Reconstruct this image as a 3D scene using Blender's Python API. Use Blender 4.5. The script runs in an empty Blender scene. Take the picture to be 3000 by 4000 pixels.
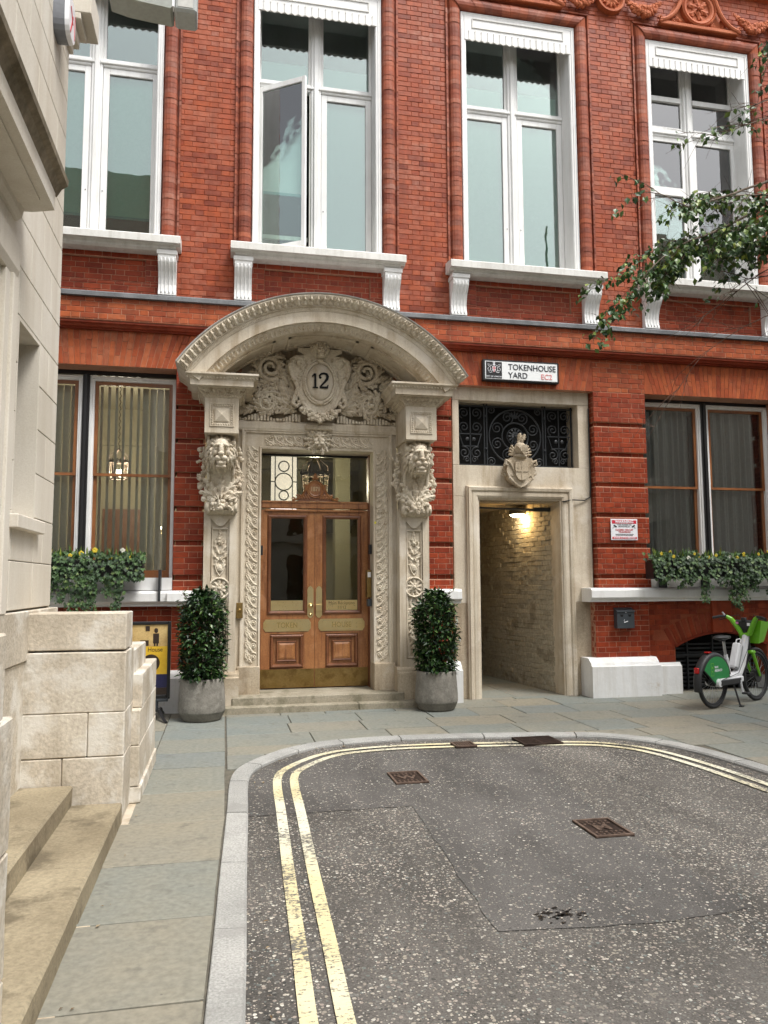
import bpy, math, random
from math import sin, cos, pi, radians, sqrt, atan2, asin, acos
from mathutils import Vector, Matrix, noise
random.seed(7)
SC = bpy.context.scene
COL = SC.collection
# ---------------------------------------------------------------- camera, sky, sun, exposure
cam_d = bpy.data.cameras.new('camera')
cam = bpy.data.objects.new('camera', cam_d); COL.objects.link(cam)
yaw, pitch, roll = radians(11.756), radians(5.268), radians(-.262)
fwd = Vector((sin(yaw)*cos(pitch), cos(yaw)*cos(pitch), sin(pitch)))
rgt = Vector((cos(yaw), -sin(yaw), 0)); upv = rgt.cross(fwd)
r2 = cos(roll)*rgt + sin(roll)*upv; u2 = -sin(roll)*rgt + cos(roll)*upv
cm = Matrix((r2, u2, -fwd)).transposed().to_4x4(); cm.translation = (0, -10.35, 1.62)
cam.matrix_world = cm
cam_d.sensor_fit = 'VERTICAL'; cam_d.sensor_height = 24; cam_d.lens = 24*3004/4000
cam_d.clip_start = .05; cam_d.clip_end = 400
SC.camera = cam
SUN_EL, SUN_AZ = radians(60), radians(140)      # azimuth clockwise from +Y
wd = bpy.data.worlds.new('World'); SC.world = wd; wd.use_nodes = True
wn = wd.node_tree; wn.nodes.clear()
sky = wn.nodes.new('ShaderNodeTexSky'); sky.sky_type = 'NISHITA'; sky.sun_disc = False
sky.sun_elevation = SUN_EL; sky.sun_rotation = SUN_AZ; sky.dust_density = 4; sky.air_density = 1.2; sky.ozone_density = .6
hs = wn.nodes.new('ShaderNodeHueSaturation'); hs.inputs['Saturation'].default_value = .22
bg = wn.nodes.new('ShaderNodeBackground'); bg.inputs['Strength'].default_value = .13
wo = wn.nodes.new('ShaderNodeOutputWorld')
wn.links.new(sky.outputs[0], hs.inputs['Color']); wn.links.new(hs.outputs[0], bg.inputs[0]); wn.links.new(bg.outputs[0], wo.inputs[0])
sl = bpy.data.lights.new('sun', 'SUN'); sl.energy = 1.5; sl.angle = radians(18); sl.color = (1, .975, .94)
so = bpy.data.objects.new('sun', sl); COL.objects.link(so)
sd = Vector((sin(SUN_AZ)*cos(SUN_EL), cos(SUN_AZ)*cos(SUN_EL), sin(SUN_EL)))
so.rotation_euler = sd.to_track_quat('Z', 'Y').to_euler(); so.location = (0, -6, 25)
vs = SC.view_settings; vs.view_transform = 'Standard'; vs.look = 'None'; vs.gamma = 1; vs.exposure = 1.05
SC.cycles.use_denoising = True; SC.cycles.max_bounces = 8; SC.cycles.diffuse_bounces = 4; SC.cycles.glossy_bounces = 4
SC.cycles.transparent_max_bounces = 16; SC.cycles.caustics_reflective = False; SC.cycles.caustics_refractive = False

# ---------------------------------------------------------------- mesh builder
class MB:
    def __init__(s): s.v = []; s.f = []; s.r = []; s.M = None; s.cr = 0.; s.sm = []; s.cs = False
    def add(s, vs, fs, M=None):
        o = len(s.v); M = M if M is not None else s.M
        for p in vs:
            p = Vector(p)
            s.v.append(M @ p if M is not None else p)
        for f in fs: s.f.append([i+o for i in f]); s.r.append(s.cr); s.sm.append(s.cs)
        return s
    def box(s, x0, x1, y0, y1, z0, z1, b=0., M=None):
        if b <= 0:
            return s.add([(x0,y0,z0),(x1,y0,z0),(x1,y1,z0),(x0,y1,z0),(x0,y0,z1),(x1,y0,z1),(x1,y1,z1),(x0,y1,z1)],
                  [(0,3,2,1),(4,5,6,7),(0,1,5,4),(1,2,6,5),(2,3,7,6),(3,0,4,7)], M)
        V = []; c = ((x0,x1),(y0,y1),(z0,z1)); ix = {}
        for i in (0,1):
            for j in (0,1):
                for k in (0,1):
                    P = [c[0][i], c[1][j], c[2][k]]; Q = [P[0]+(b if i==0 else -b), P[1]+(b if j==0 else -b), P[2]+(b if k==0 else -b)]
                    ix[i,j,k] = len(V)
                    V += [(P[0],Q[1],Q[2]),(Q[0],P[1],Q[2]),(Q[0],Q[1],P[2])]
        F = []
        for i in (0,1):
            F.append([ix[i,0,0],ix[i,1,0],ix[i,1,1],ix[i,0,1]][::(-1 if i==0 else 1)])
            F.append([ix[0,i,0]+1,ix[1,i,0]+1,ix[1,i,1]+1,ix[0,i,1]+1][::(1 if i==0 else -1)])
            F.append([ix[0,0,i]+2,ix[1,0,i]+2,ix[1,1,i]+2,ix[0,1,i]+2][::(-1 if i==0 else 1)])
        for j in (0,1):
            for k in (0,1):
                F.append([ix[0,j,k]+1,ix[1,j,k]+1,ix[1,j,k]+2,ix[0,j,k]+2])
                F.append([ix[j,0,k]+0,ix[j,1,k]+0,ix[j,1,k]+2,ix[j,0,k]+2])
                F.append([ix[j,k,0]+0,ix[j,k,1]+0,ix[j,k,1]+1,ix[j,k,0]+1])
        for q in ix.values(): F.append([q,q+1,q+2])
        return s.add(V, F, M)
    def prism(s, poly, a0, a1, axis='y', M=None):
        n = len(poly)
        g = {'y': lambda p,a:(p[0],a,p[1]), 'x': lambda p,a:(a,p[0],p[1]), 'z': lambda p,a:(p[0],p[1],a)}[axis]
        V = [g(p,a0) for p in poly]+[g(p,a1) for p in poly]
        F = [list(range(n)), list(range(2*n-1,n-1,-1))]+[[(i+1)%n,i,n+i,n+(i+1)%n] for i in range(n)]
        return s.add(V, F, M)
    def frame(s, x0, x1, z0, z1, prof, closed=False, M=None):
        # mitred moulding round a rectangle in the XZ plane; prof = (offset outwards, y)
        V = []; F = []; m = 4
        for o, y in prof:
            if closed: V += [(x0-o,y,z0-o),(x0-o,y,z1+o),(x1+o,y,z1+o),(x1+o,y,z0-o)]
            else: V += [(x0-o,y,z0),(x0-o,y,z1+o),(x1+o,y,z1+o),(x1+o,y,z0)]
        for i in range(len(prof)-1):
            for j in range(4 if closed else 3):
                k = (j+1) % 4
                F.append([i*m+j, i*m+k, i*m+m+k, i*m+m+j])
        return s.add(V, F, M)
    def tube(s, pts, r, seg=6, M=None, cap=True):
        pts = [Vector(p) for p in pts]; n = len(pts)
        if not hasattr(r, '__len__'): r = [r]*n
        V = []; F = []; t = (pts[1]-pts[0]).normalized()
        u = t.orthogonal().normalized()
        for i, p in enumerate(pts):
            d = (pts[min(i+1,n-1)]-pts[max(i-1,0)])
            if d.length > 1e-9: d.normalize(); u = (u - d*u.dot(d)); u = u.normalized() if u.length > 1e-6 else d.orthogonal().normalized(); t = d
            w = t.cross(u)
            for k in range(seg):
                a = 2*pi*k/seg; V.append(p+(u*cos(a)+w*sin(a))*r[i])
        for i in range(n-1):
            for k in range(seg):
                q = (k+1)%seg; F.append([i*seg+k, i*seg+q, i*seg+seg+q, i*seg+seg+k])
        if cap: F += [list(range(seg))[::-1], [(n-1)*seg+k for k in range(seg)]]
        return s.add(V, F, M)
    def lathe(s, prof, seg=24, M=None, c=(0,0,0), axis='z'):
        V = []; F = []; n = len(prof)
        for r, h in prof:
            for k in range(seg):
                a = 2*pi*k/seg
                V.append({'z':(c[0]+r*cos(a),c[1]+r*sin(a),c[2]+h),'y':(c[0]+r*cos(a),c[1]+h,c[2]+r*sin(a)),'x':(c[0]+h,c[1]+r*cos(a),c[2]+r*sin(a))}[axis])
        for i in range(n-1):
            for k in range(seg):
                q = (k+1)%seg; F.append([i*seg+k,i*seg+q,i*seg+seg+q,i*seg+seg+k])
        if prof[0][0] > 1e-6: F.append(list(range(seg))[::-1])
        if prof[-1][0] > 1e-6: F.append([(n-1)*seg+k for k in range(seg)])
        return s.add(V, F, M)
    def ball(s, c, r, seg=10, rings=6, M=None, rough=0., seed=0, R=None):
        if not hasattr(r, '__len__'): r = (r,r,r)
        V = []; F = []
        for i in range(rings+1):
            th = pi*i/rings
            for k in range(seg):
                a = 2*pi*k/seg; d = Vector((sin(th)*cos(a), sin(th)*sin(a), cos(th)))
                q = 1+(rough*noise.noise(d*2.2+Vector((seed*3.7,seed,0))) if rough else 0)
                p = Vector((d.x*r[0]*q, d.y*r[1]*q, d.z*r[2]*q))
                if R is not None: p = R @ p
                V.append(Vector(c)+p)
        for i in range(rings):
            for k in range(seg):
                q = (k+1)%seg; F.append([i*seg+k, i*seg+seg+k, i*seg+seg+q, i*seg+q])
        return s.add(V, F, M)
    def acan(s, x, z, ang, L, W, yb, h, n=4, bend=0., M=None, tipcurl=.5):
        # carved leaf lying in the XZ plane, rib raised towards -y
        rib = []; out = {1:[], -1:[]}; px, pz = x, z; N = n*2+1
        for i in range(N):
            t = i/(N-1); a = ang+bend*t
            if i: px += cos(a)*L/(N-1); pz += sin(a)*L/(N-1)
            pr = max(.04, sin(pi*(.12+.86*t))**.8)
            k = 1. if i % 2 else .52
            rib.append((px, yb-h*(1-.35*t), pz, 0))
            for sgn in (1,-1):
                aa = a+sgn*pi/2 - sgn*.55*(1 if i%2 else 0)
                ww = W*.5*pr*k
                out[sgn].append((px+cos(aa)*ww, yb-h*.45*(1 if i%2 else .5), pz+sin(aa)*ww))
        V = [p[:3] for p in rib]; F = []
        for sgn in (1,-1):
            o = len(V); V += out[sgn]; b = len(V); V += [(p[0], yb+.004, p[2]) for p in out[sgn]]
            for i in range(N-1):
                q = [i,i+1,o+i+1,o+i]; w = [o+i,o+i+1,b+i+1,b+i]
                F += [q if sgn<0 else q[::-1], w if sgn<0 else w[::-1]]
        return s.add(V, F, M)
    def leaf(s, p, d, up, L, W, fold=.25):
        d = d.normalized(); sd = d.cross(up)
        if sd.length < 1e-4: sd = d.orthogonal()
        sd.normalize(); n = sd.cross(d)
        m = p+d*L*.45
        return s.add([p, m+sd*W*.5+n*W*fold, p+d*L-n*L*.12, m-sd*W*.5+n*W*fold, m], [(0,4,1),(1,4,2),(2,4,3),(3,4,0)])
    def ivy(s, p, d, n, L):
        d = d.normalized(); sd = d.cross(n)
        if sd.length < 1e-4: sd = d.orthogonal()
        sd.normalize()
        q = [(0,0),(.42,-.12),(.3,.2),(.52,.48),(.2,.52),(0,1),(-.2,.52),(-.52,.48),(-.3,.2),(-.42,-.12)]
        return s.add([p+d*b*L+sd*a*L+n*(abs(a)*.25*L) for a,b in q], [list(range(10))])
    def mesh(s, name, smooth=False):
        me = bpy.data.meshes.new(name)
        me.from_pydata([tuple(v) for v in s.v], [], s.f)
        if any(s.r):
            at = me.attributes.new('rnd', 'FLOAT', 'FACE'); at.data.foreach_set('value', s.r)
        if smooth: me.polygons.foreach_set('use_smooth', [True]*len(s.f))
        elif any(s.sm): me.polygons.foreach_set('use_smooth', s.sm)
        me.update()
        return me
    def fix(s, me):
        import bmesh
        b = bmesh.new(); b.from_mesh(me); bmesh.ops.recalc_face_normals(b, faces=b.faces); b.to_mesh(me); b.free()
    def build(s, name, mat, parent=None, smooth=False, kind=None, fix=True, label=None):
        me = s.mesh(name, smooth)
        if fix: s.fix(me)
        return put(name, me, mat, parent, kind, label)
def put(name, me, mat, parent=None, kind=None, label=None, loc=None):
    if mat is not None and not me.materials: me.materials.append(mat)
    o = bpy.data.objects.new(name, me); COL.objects.link(o); o.parent = parent
    if loc: o.location = loc
    if kind: o['kind'] = kind
    if label: o['label'] = label
    return o
def empty(name, parent=None, loc=(0,0,0), rz=0.):
    o = bpy.data.objects.new(name, None); COL.objects.link(o); o.parent = parent; o.location = loc; o.rotation_euler = (0,0,rz); o.empty_display_size = .2
    return o
def tag(o, label, cat, group=None):
    o['label'] = label; o['category'] = cat
    if group: o['group'] = group
    return o
def B(name, mat, parent, *a, **k):       # one box
    return MB().box(*a, **k).build(name, mat, parent, fix=False)
def T(x=0, y=0, z=0, rx=0, ry=0, rz=0, s=1):
    return Matrix.Translation((x,y,z)) @ Matrix.Rotation(rz,4,'Z') @ Matrix.Rotation(ry,4,'Y') @ Matrix.Rotation(rx,4,'X') @ Matrix.Scale(s,4)
def text_mesh(body, size, depth=.002, bold=0., sp=1., align='CENTER', wid=1.):
    cu = bpy.data.curves.new('txt', 'FONT'); cu.body = body; cu.size = size; cu.extrude = depth; cu.offset = bold; cu.space_character = sp
    cu.align_x = align; cu.align_y = 'CENTER'; cu.resolution_u = 3
    ob = bpy.data.objects.new('txt', cu); COL.objects.link(ob)
    bpy.context.view_layer.update()
    me = bpy.data.meshes.new_from_object(ob.evaluated_get(bpy.context.evaluated_depsgraph_get()))
    bpy.data.objects.remove(ob); bpy.data.curves.remove(cu)
    me.transform(Matrix.Rotation(pi/2,4,'X') @ Matrix.Diagonal((wid,1,1,1)))
    return me
def text(name, body, size, mat, parent, loc, **k):
    me = text_mesh(body, size, **k); me.materials.clear()
    return put(name, me, mat, parent, loc=loc)
def remesh(mb, vox, sm=2, name='carving'):
    me = mb.mesh(name); mb.fix(me)
    ob = bpy.data.objects.new(name, me); COL.objects.link(ob)
    m = ob.modifiers.new('r','REMESH'); m.mode = 'VOXEL'; m.voxel_size = vox
    if sm: m = ob.modifiers.new('s','SMOOTH'); m.iterations = sm; m.factor = .5
    bpy.context.view_layer.update()
    r = bpy.data.meshes.new_from_object(ob.evaluated_get(bpy.context.evaluated_depsgraph_get()))
    bpy.data.objects.remove(ob); bpy.data.meshes.remove(me)
    r.polygons.foreach_set('use_smooth', [True]*len(r.polygons)); r.update()
    return r
def copytree(o, parent=None, loc=None):
    c = o.copy(); COL.objects.link(c); c.parent = parent
    if loc is not None: c.location = loc
    for ch in list(o.children): copytree(ch, c)
    return c

# ---------------------------------------------------------------- materials
def nd(nt, t, **k):
    n = nt.nodes.new('ShaderNode'+t)
    for a, b in k.items():
        if a in n.inputs: n.inputs[a].default_value = b
        else: setattr(n, a, b)
    return n
def ramp(nt, fac, stops, interp='LINEAR'):
    r = nd(nt, 'ValToRGB'); r.color_ramp.interpolation = interp; e = r.color_ramp.elements
    while len(e) < len(stops): e.new(.5)
    for i, (p, c) in enumerate(stops): e[i].position = p; e[i].color = (c[0],c[1],c[2],1) if hasattr(c,'__len__') else (c,c,c,1)
    nt.links.new(fac, r.inputs[0]); return r.outputs[0]
def mix(nt, fac, a, b, mode='MIX'):
    m = nd(nt, 'Mix', data_type='RGBA', blend_type=mode)
    for s, v in ((0,fac),(6,a),(7,b)):
        if hasattr(v, 'is_linked'): nt.links.new(v, m.inputs[s])
        else: m.inputs[s].default_value = v if s == 0 else (v[0],v[1],v[2],1)
    return m.outputs[2]
def mth(nt, op, a, b=0., c=0.):
    m = nd(nt, 'Math', operation=op)
    for i, v in enumerate((a,b,c)):
        if hasattr(v, 'is_linked'): nt.links.new(v, m.inputs[i])
        else: m.inputs[i].default_value = v
    return m.outputs[0]
def newmat(name):
    m = bpy.data.materials.new(name); m.use_nodes = True; nt = m.node_tree
    return m, nt, nt.nodes['Principled BSDF']
def pos(nt, sc=(1,1,1), obj=False):
    g = nd(nt, 'TexCoord').outputs['Object'] if obj else nd(nt, 'NewGeometry').outputs['Position']
    mp = nd(nt, 'Mapping'); mp.inputs['Scale'].default_value = sc; nt.links.new(g, mp.inputs[0]); return mp.outputs[0]
def nz(nt, vec, scale, detail=5, rough=.55):
    n = nd(nt, 'TexNoise'); n.inputs['Scale'].default_value = scale; n.inputs['Detail'].default_value = detail; n.inputs['Roughness'].default_value = rough
    nt.links.new(vec, n.inputs['Vector']); return n.outputs['Fac']
def rnd(nt):
    a = nd(nt, 'Attribute'); a.attribute_name = 'rnd'; o = nd(nt, 'ObjectInfo')
    return mth(nt, 'FRACT', mth(nt, 'ADD', a.outputs['Fac'], o.outputs['Random']))
def surf(name, stops, scale=2., rough=.8, bump=.15, bscale=60., metal=0., fine=.25, streak=None, blotch=None, rn=0., spec=.2, obj=False, rvar=.1, coat=0.):
    m, nt, b = newmat(name); L = nt.links
    v = pos(nt, obj=obj)
    col = ramp(nt, nz(nt, v, scale, 6), stops)
    f = nz(nt, v, bscale, 4)
    if fine: col = mix(nt, fine, col, ramp(nt, f, [(.25,.25),(.75,.95)]), 'OVERLAY')
    if streak:      # vertical run marks
        sv = pos(nt, (5,5,.45)); k = ramp(nt, nz(nt, sv, streak[2] if len(streak)>2 else 1.6, 6, .65), [(.48,0),(.72,1)])
        col = mix(nt, mth(nt,'MULTIPLY',k,streak[1]), col, streak[0])
    if blotch:      # patches with a shape of their own
        k = ramp(nt, nz(nt, v, blotch[2], 7, .65), [(blotch[3] if len(blotch)>3 else .52,0),((blotch[3] if len(blotch)>3 else .52)+.1,1)])
        col = mix(nt, mth(nt,'MULTIPLY',k,blotch[1]), col, blotch[0])
    if rn:
        h = nd(nt, 'HueSaturation'); L.new(mth(nt,'MULTIPLY_ADD',rnd(nt),2*rn,1-rn), h.inputs['Value']); L.new(col, h.inputs['Color']); col = h.outputs[0]
    L.new(col, b.inputs['Base Color'])
    L.new(mth(nt,'MULTIPLY_ADD',f,rvar*2,rough-rvar), b.inputs['Roughness'])
    b.inputs['Metallic'].default_value = metal; b.inputs['Specular IOR Level'].default_value = spec; b.inputs['Coat Weight'].default_value = coat
    if bump:
        bp = nd(nt, 'Bump'); bp.inputs['Strength'].default_value = bump; bp.inputs['Distance'].default_value = .01; L.new(f, bp.inputs['Height']); L.new(bp.outputs[0], b.inputs['Normal'])
    return m
def brickmat(name, stops, pale, spec=.22, rough=.5):
    m, nt, b = newmat(name); L = nt.links; v = pos(nt)
    r = rnd(nt); col = ramp(nt, r, stops)
    col = mix(nt, .55, col, ramp(nt, nz(nt, v, 9, 5), [(.3,.28),(.7,.72)]), 'OVERLAY')
    big = ramp(nt, nz(nt, v, .9, 5, .6), [(.45,0),(.68,1)])
    r2_ = mth(nt,'FRACT',mth(nt,'MULTIPLY',r,7.31))
    k = mth(nt,'MULTIPLY',mth(nt,'MULTIPLY_ADD',big,.8,.2),mth(nt,'MULTIPLY',mth(nt,'MULTIPLY_ADD',r2_,.75,.1),ramp(nt, nz(nt, v, 13, 3), [(.35,.25),(.65,1.)])))
    col = mix(nt, k, col, pale)
    dk = ramp(nt, nz(nt, v, 1.3, 4), [(.55,0),(.75,.35)])
    col = mix(nt, dk, col, (stops[0][1][0]*.55, stops[0][1][1]*.6, stops[0][1][2]*.6))
    sk = ramp(nt, nz(nt, pos(nt,(4,4,.35)), 1.5, 6, .65), [(.52,0),(.72,.45)]); col = mix(nt, sk, col, (stops[0][1][0]*.42, stops[0][1][1]*.55, stops[0][1][2]*.7))
    L.new(col, b.inputs['Base Color'])
    f = nz(nt, v, 35, 4); L.new(mth(nt,'MULTIPLY_ADD',f,.3,rough-.15), b.inputs['Roughness']); b.inputs['Specular IOR Level'].default_value = spec
    bp = nd(nt,'Bump'); bp.inputs['Strength'].default_value = .35; bp.inputs['Distance'].default_value = .006; L.new(f, bp.inputs['Height']); L.new(bp.outputs[0], b.inputs['Normal'])
    return m
def glass(name, tint=(.9,.95,.93), boost=.05, rough=.0):
    m, nt, b = newmat(name); nt.nodes.remove(b)
    tr = nd(nt,'BsdfTransparent'); tr.inputs[0].default_value = (*tint,1); gl = nd(nt,'BsdfGlossy'); gl.inputs['Roughness'].default_value = rough
    fr = nd(nt,'Fresnel'); fr.inputs['IOR'].default_value = 1.52
    v = pos(nt); bp = nd(nt,'Bump'); bp.inputs['Strength'].default_value = .03; bp.inputs['Distance'].default_value = .05; nt.links.new(nz(nt,v,2.2,2), bp.inputs['Height']); nt.links.new(bp.outputs[0], gl.inputs['Normal'])
    mx = nd(nt,'MixShader'); nt.links.new(mth(nt,'ADD',fr.outputs[0],boost), mx.inputs[0]); nt.links.new(tr.outputs[0], mx.inputs[1]); nt.links.new(gl.outputs[0], mx.inputs[2])
    nt.links.new(mx.outputs[0], nt.nodes['Material Output'].inputs[0]); return m
def flat(name, c, rough=.5, metal=0., emit=0., spec=.5, ec=None):
    m, nt, b = newmat(name); v = pos(nt)
    nt.links.new(mix(nt, .12, c, ramp(nt, nz(nt, v, 30, 3), [(.3,.2),(.7,.9)]), 'OVERLAY'), b.inputs['Base Color'])
    b.inputs['Roughness'].default_value = rough; b.inputs['Metallic'].default_value = metal; b.inputs['Specular IOR Level'].default_value = spec
    if emit: b.inputs['Emission Color'].default_value = (*(ec or c),1); b.inputs['Emission Strength'].default_value = emit
    return m
def leafmat(name, stops, rough=.35, trans=.0):
    m, nt, b = newmat(name); r = rnd(nt)
    col = ramp(nt, r, stops); v = pos(nt)
    nt.links.new(mix(nt,.3,col,ramp(nt,nz(nt,v,25,2),[(.3,.25),(.7,.8)]),'OVERLAY'), b.inputs['Base Color']); b.inputs['Roughness'].default_value = rough; b.inputs['Specular IOR Level'].default_value = .45
    if trans: b.inputs['Transmission Weight'].default_value = 0.
    return m
BR_UP = brickmat('brick_upper', [(0,(.18,.031,.012)),(.25,(.26,.046,.015)),(.7,(.33,.066,.019)),(1,(.27,.060,.027))], (.42,.185,.125), rough=.5)
BR_LO = brickmat('brick_lower', [(0,(.18,.024,.009)),(.5,(.245,.035,.0115)),(1,(.31,.050,.016))], (.34,.10,.055), rough=.5)
BR_OR = brickmat('brick_orange', [(0,(.23,.040,.013)),(.5,(.31,.060,.018)),(1,(.38,.088,.026))], (.42,.17,.09), rough=.52)
MO_UP = surf('mortar_dark', [(.3,(.22,.052,.024)),(.7,(.30,.085,.042))], 3, .9)
MO_LO = surf('mortar_pale', [(.3,(.38,.19,.12)),(.7,(.50,.29,.20))], 3, .9)
TERRA = surf('terracotta', [(.3,(.34,.085,.032)),(.7,(.46,.14,.06))], 4, .65, .25, 50, streak=((.25,.06,.03),.5))
MOULD = brickmat('moulded_brick', [(0,(.18,.036,.016)),(.5,(.26,.055,.022)),(1,(.33,.08,.032))], (.44,.22,.16), rough=.62, spec=.3)
STONE = surf('portland_stone', [(.3,(.48,.41,.315)),(.7,(.62,.55,.44))], 1.6, .82, .18, 70, streak=((.30,.22,.13),.7), blotch=((.68,.63,.55),.5,2.3), fine=.2)
CARVE = surf('carved_stone', [(.3,(.46,.39,.295)),(.7,(.62,.55,.44))], 3.5, .85, .3, 45, blotch=((.25,.19,.11),.7,11,.55), fine=.35)
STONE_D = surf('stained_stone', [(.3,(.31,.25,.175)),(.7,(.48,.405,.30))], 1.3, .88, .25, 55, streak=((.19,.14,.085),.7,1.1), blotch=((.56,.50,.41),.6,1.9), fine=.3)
ASHLAR = surf('left_building_stone', [(.3,(.54,.495,.415)),(.7,(.64,.60,.525))], .8, .85, .12, 90, streak=((.42,.355,.265),.4,.8), fine=.15, rn=.045)
RUBBLE = surf('weathered_limestone', [(.3,(.40,.35,.275)),(.7,(.54,.485,.40))], 1.8, .9, .4, 45, blotch=((.66,.63,.565),.85,2.6,.50), streak=((.30,.25,.18),.55,1.2), fine=.35, rn=.04)
STEPS = surf('sandstone_step', [(.3,(.185,.152,.10)),(.7,(.32,.272,.185))], 1.4, .9, .35, 50, blotch=((.11,.09,.06),.75,2.6,.50), fine=.35)
WSTEP = surf('worn_door_step', [(.3,(.20,.175,.125)),(.7,(.34,.305,.235))], 2.2, .85, .3, 50, blotch=((.13,.12,.075),.6,4,.52), fine=.35)
SOOT = surf('sooty_stone', [(.3,(.09,.075,.05)),(.7,(.26,.22,.16))], 3, .95, .5, 25, fine=.4)
LEAD = surf('lead', [(.3,(.10,.105,.11)),(.7,(.20,.205,.21))], 4, .55, .1, 40, metal=.3)
LEADP = surf('weathered_lead', [(.3,(.33,.32,.30)),(.7,(.50,.49,.46))], 3, .75, .3, 40)
WHITE = surf('white_paint', [(.3,(.70,.70,.69)),(.7,(.82,.82,.80))], 2, .5, .1, 60, fine=.08, streak=((.56,.54,.49),.4,2.4))
WHITE2 = surf('white_masonry_paint', [(.3,(.68,.68,.67)),(.7,(.80,.80,.79))], 2.4, .7, .35, 16, fine=.1, blotch=((.46,.37,.27),.75,3.8,.60), streak=((.52,.49,.43),.5,1.8))
CREAM = surf('offwhite_sill_paint', [(.3,(.60,.59,.55)),(.7,(.72,.71,.67))], 2.4, .7, .2, 50, streak=((.40,.38,.33),.5,2.2), fine=.12)
WOOD = surf('varnished_oak', [(.3,(.26,.10,.032)),(.7,(.38,.17,.062))], 2, .38, .1, 60, streak=((.13,.042,.016),.9,3.4), blotch=((.50,.25,.12),.45,4.5), fine=.35, spec=.5, coat=.25)
WOOD_D = surf('dark_oak', [(.3,(.13,.045,.018)),(.7,(.22,.085,.035))], 5, .4, .2, 50, spec=.5, coat=.2)
WOOD_S = surf('sash_wood', [(.3,(.16,.055,.018)),(.7,(.28,.11,.035))], 3, .35, .05, 50, spec=.5, coat=.3)
BRASS = surf('polished_brass', [(.3,(.84,.64,.28)),(.7,(.92,.76,.42))], 3, .3, .02, 60, metal=1., rvar=.08, fine=.1)
BRASS_D = surf('tarnished_brass', [(.3,(.24,.155,.05)),(.7,(.36,.25,.10))], 4, .36, .05, 40, metal=.9, blotch=((.16,.09,.03),.6,6), fine=.2)
IRON = flat('black_iron', (.022,.025,.028), .4)
BLACK = flat('black_paint', (.012,.012,.013), .4)
VOID = flat('dark_void', (.006,.006,.006), .9)
GREYB = flat('grey_enamel', (.05,.058,.066), .4)
GLASS = glass('window_glass', (.92,.94,.92), .025)
GLASS_U = glass('tinted_upper_glass', (.78,.94,.88), .17)
GLASS_D = glass('door_glass', (.66,.68,.62), .03)
BLIND = flat('roller_blind', (.42,.66,.57), .8)
BLIND_SKY = flat('sky_pale_blind', (.70,.77,.80), .8)  # white-blue puts the sky's reflection in the second window into the blind colour
BLIND_T = flat('blind_bottom_bar', (.18,.36,.38), .6)
SLAT = flat('cream_voile_slat', (.62,.59,.49), .9)
CURT = flat('grey_voile_curtain', (.42,.41,.40), .9)
ROOMW = flat('cream_room_wall', (.50,.46,.36), .9)
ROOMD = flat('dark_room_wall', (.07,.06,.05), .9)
CONC = surf('concrete_planter', [(.3,(.15,.14,.12)),(.7,(.235,.22,.19))], 6, .85, .4, 45, blotch=((.29,.275,.24),.5,14,.5), fine=.3)
CONC_D = surf('planter_foot', [(.3,(.13,.12,.10)),(.7,(.19,.175,.145))], 6, .85, .3, 45)
SOIL = surf('soil', [(.3,(.02,.014,.01)),(.7,(.05,.035,.022))], 20, .95, .6, 60)
GRAN = surf('granite_kerb', [(.3,(.25,.25,.235)),(.7,(.34,.335,.315))], 2, .85, .3, 90, fine=.55, rn=.06, blotch=((.24,.235,.22),.5,3))
KERBJ = surf('joint_mortar', [(.3,(.08,.074,.06)),(.7,(.14,.128,.10))], 9, .95, .3, 60)
def slabmat():
    m, nt, b = newmat('york_stone_slab'); L = nt.links; v = pos(nt); r = rnd(nt)
    col = ramp(nt, r, [(0,(.165,.19,.183)),(.25,(.19,.203,.18)),(.5,(.21,.205,.168)),(.8,(.25,.222,.165)),(1,(.165,.188,.185))])
    k = nz(nt, v, 1.7, 6, .6); col = mix(nt, .35, col, ramp(nt,k,[(.3,(.155,.175,.17)),(.7,(.25,.228,.172))]))
    col = mix(nt, .3, col, ramp(nt, nz(nt, v, 28, 5), [(.3,.25),(.7,.8)]), 'OVERLAY')
    st = ramp(nt, nz(nt, v, 5.5, 4, .6), [(.58,0),(.70,.5)]); col = mix(nt, st, col, (.11,.105,.09))
    sp = ramp(nt, nz(nt, v, 17, 2), [(.73,0),(.76,.6)]); col = mix(nt, sp, col, (.10,.095,.085))
    L.new(col, b.inputs['Base Color']); f = nz(nt, v, 22, 6); L.new(mth(nt,'MULTIPLY_ADD',f,.3,.55), b.inputs['Roughness']); b.inputs['Specular IOR Level'].default_value = .25
    bp = nd(nt,'Bump'); bp.inputs['Strength'].default_value = .25; bp.inputs['Distance'].default_value = .01; L.new(f, bp.inputs['Height']); L.new(bp.outputs[0], b.inputs['Normal']); return m
SLAB = slabmat()
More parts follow.
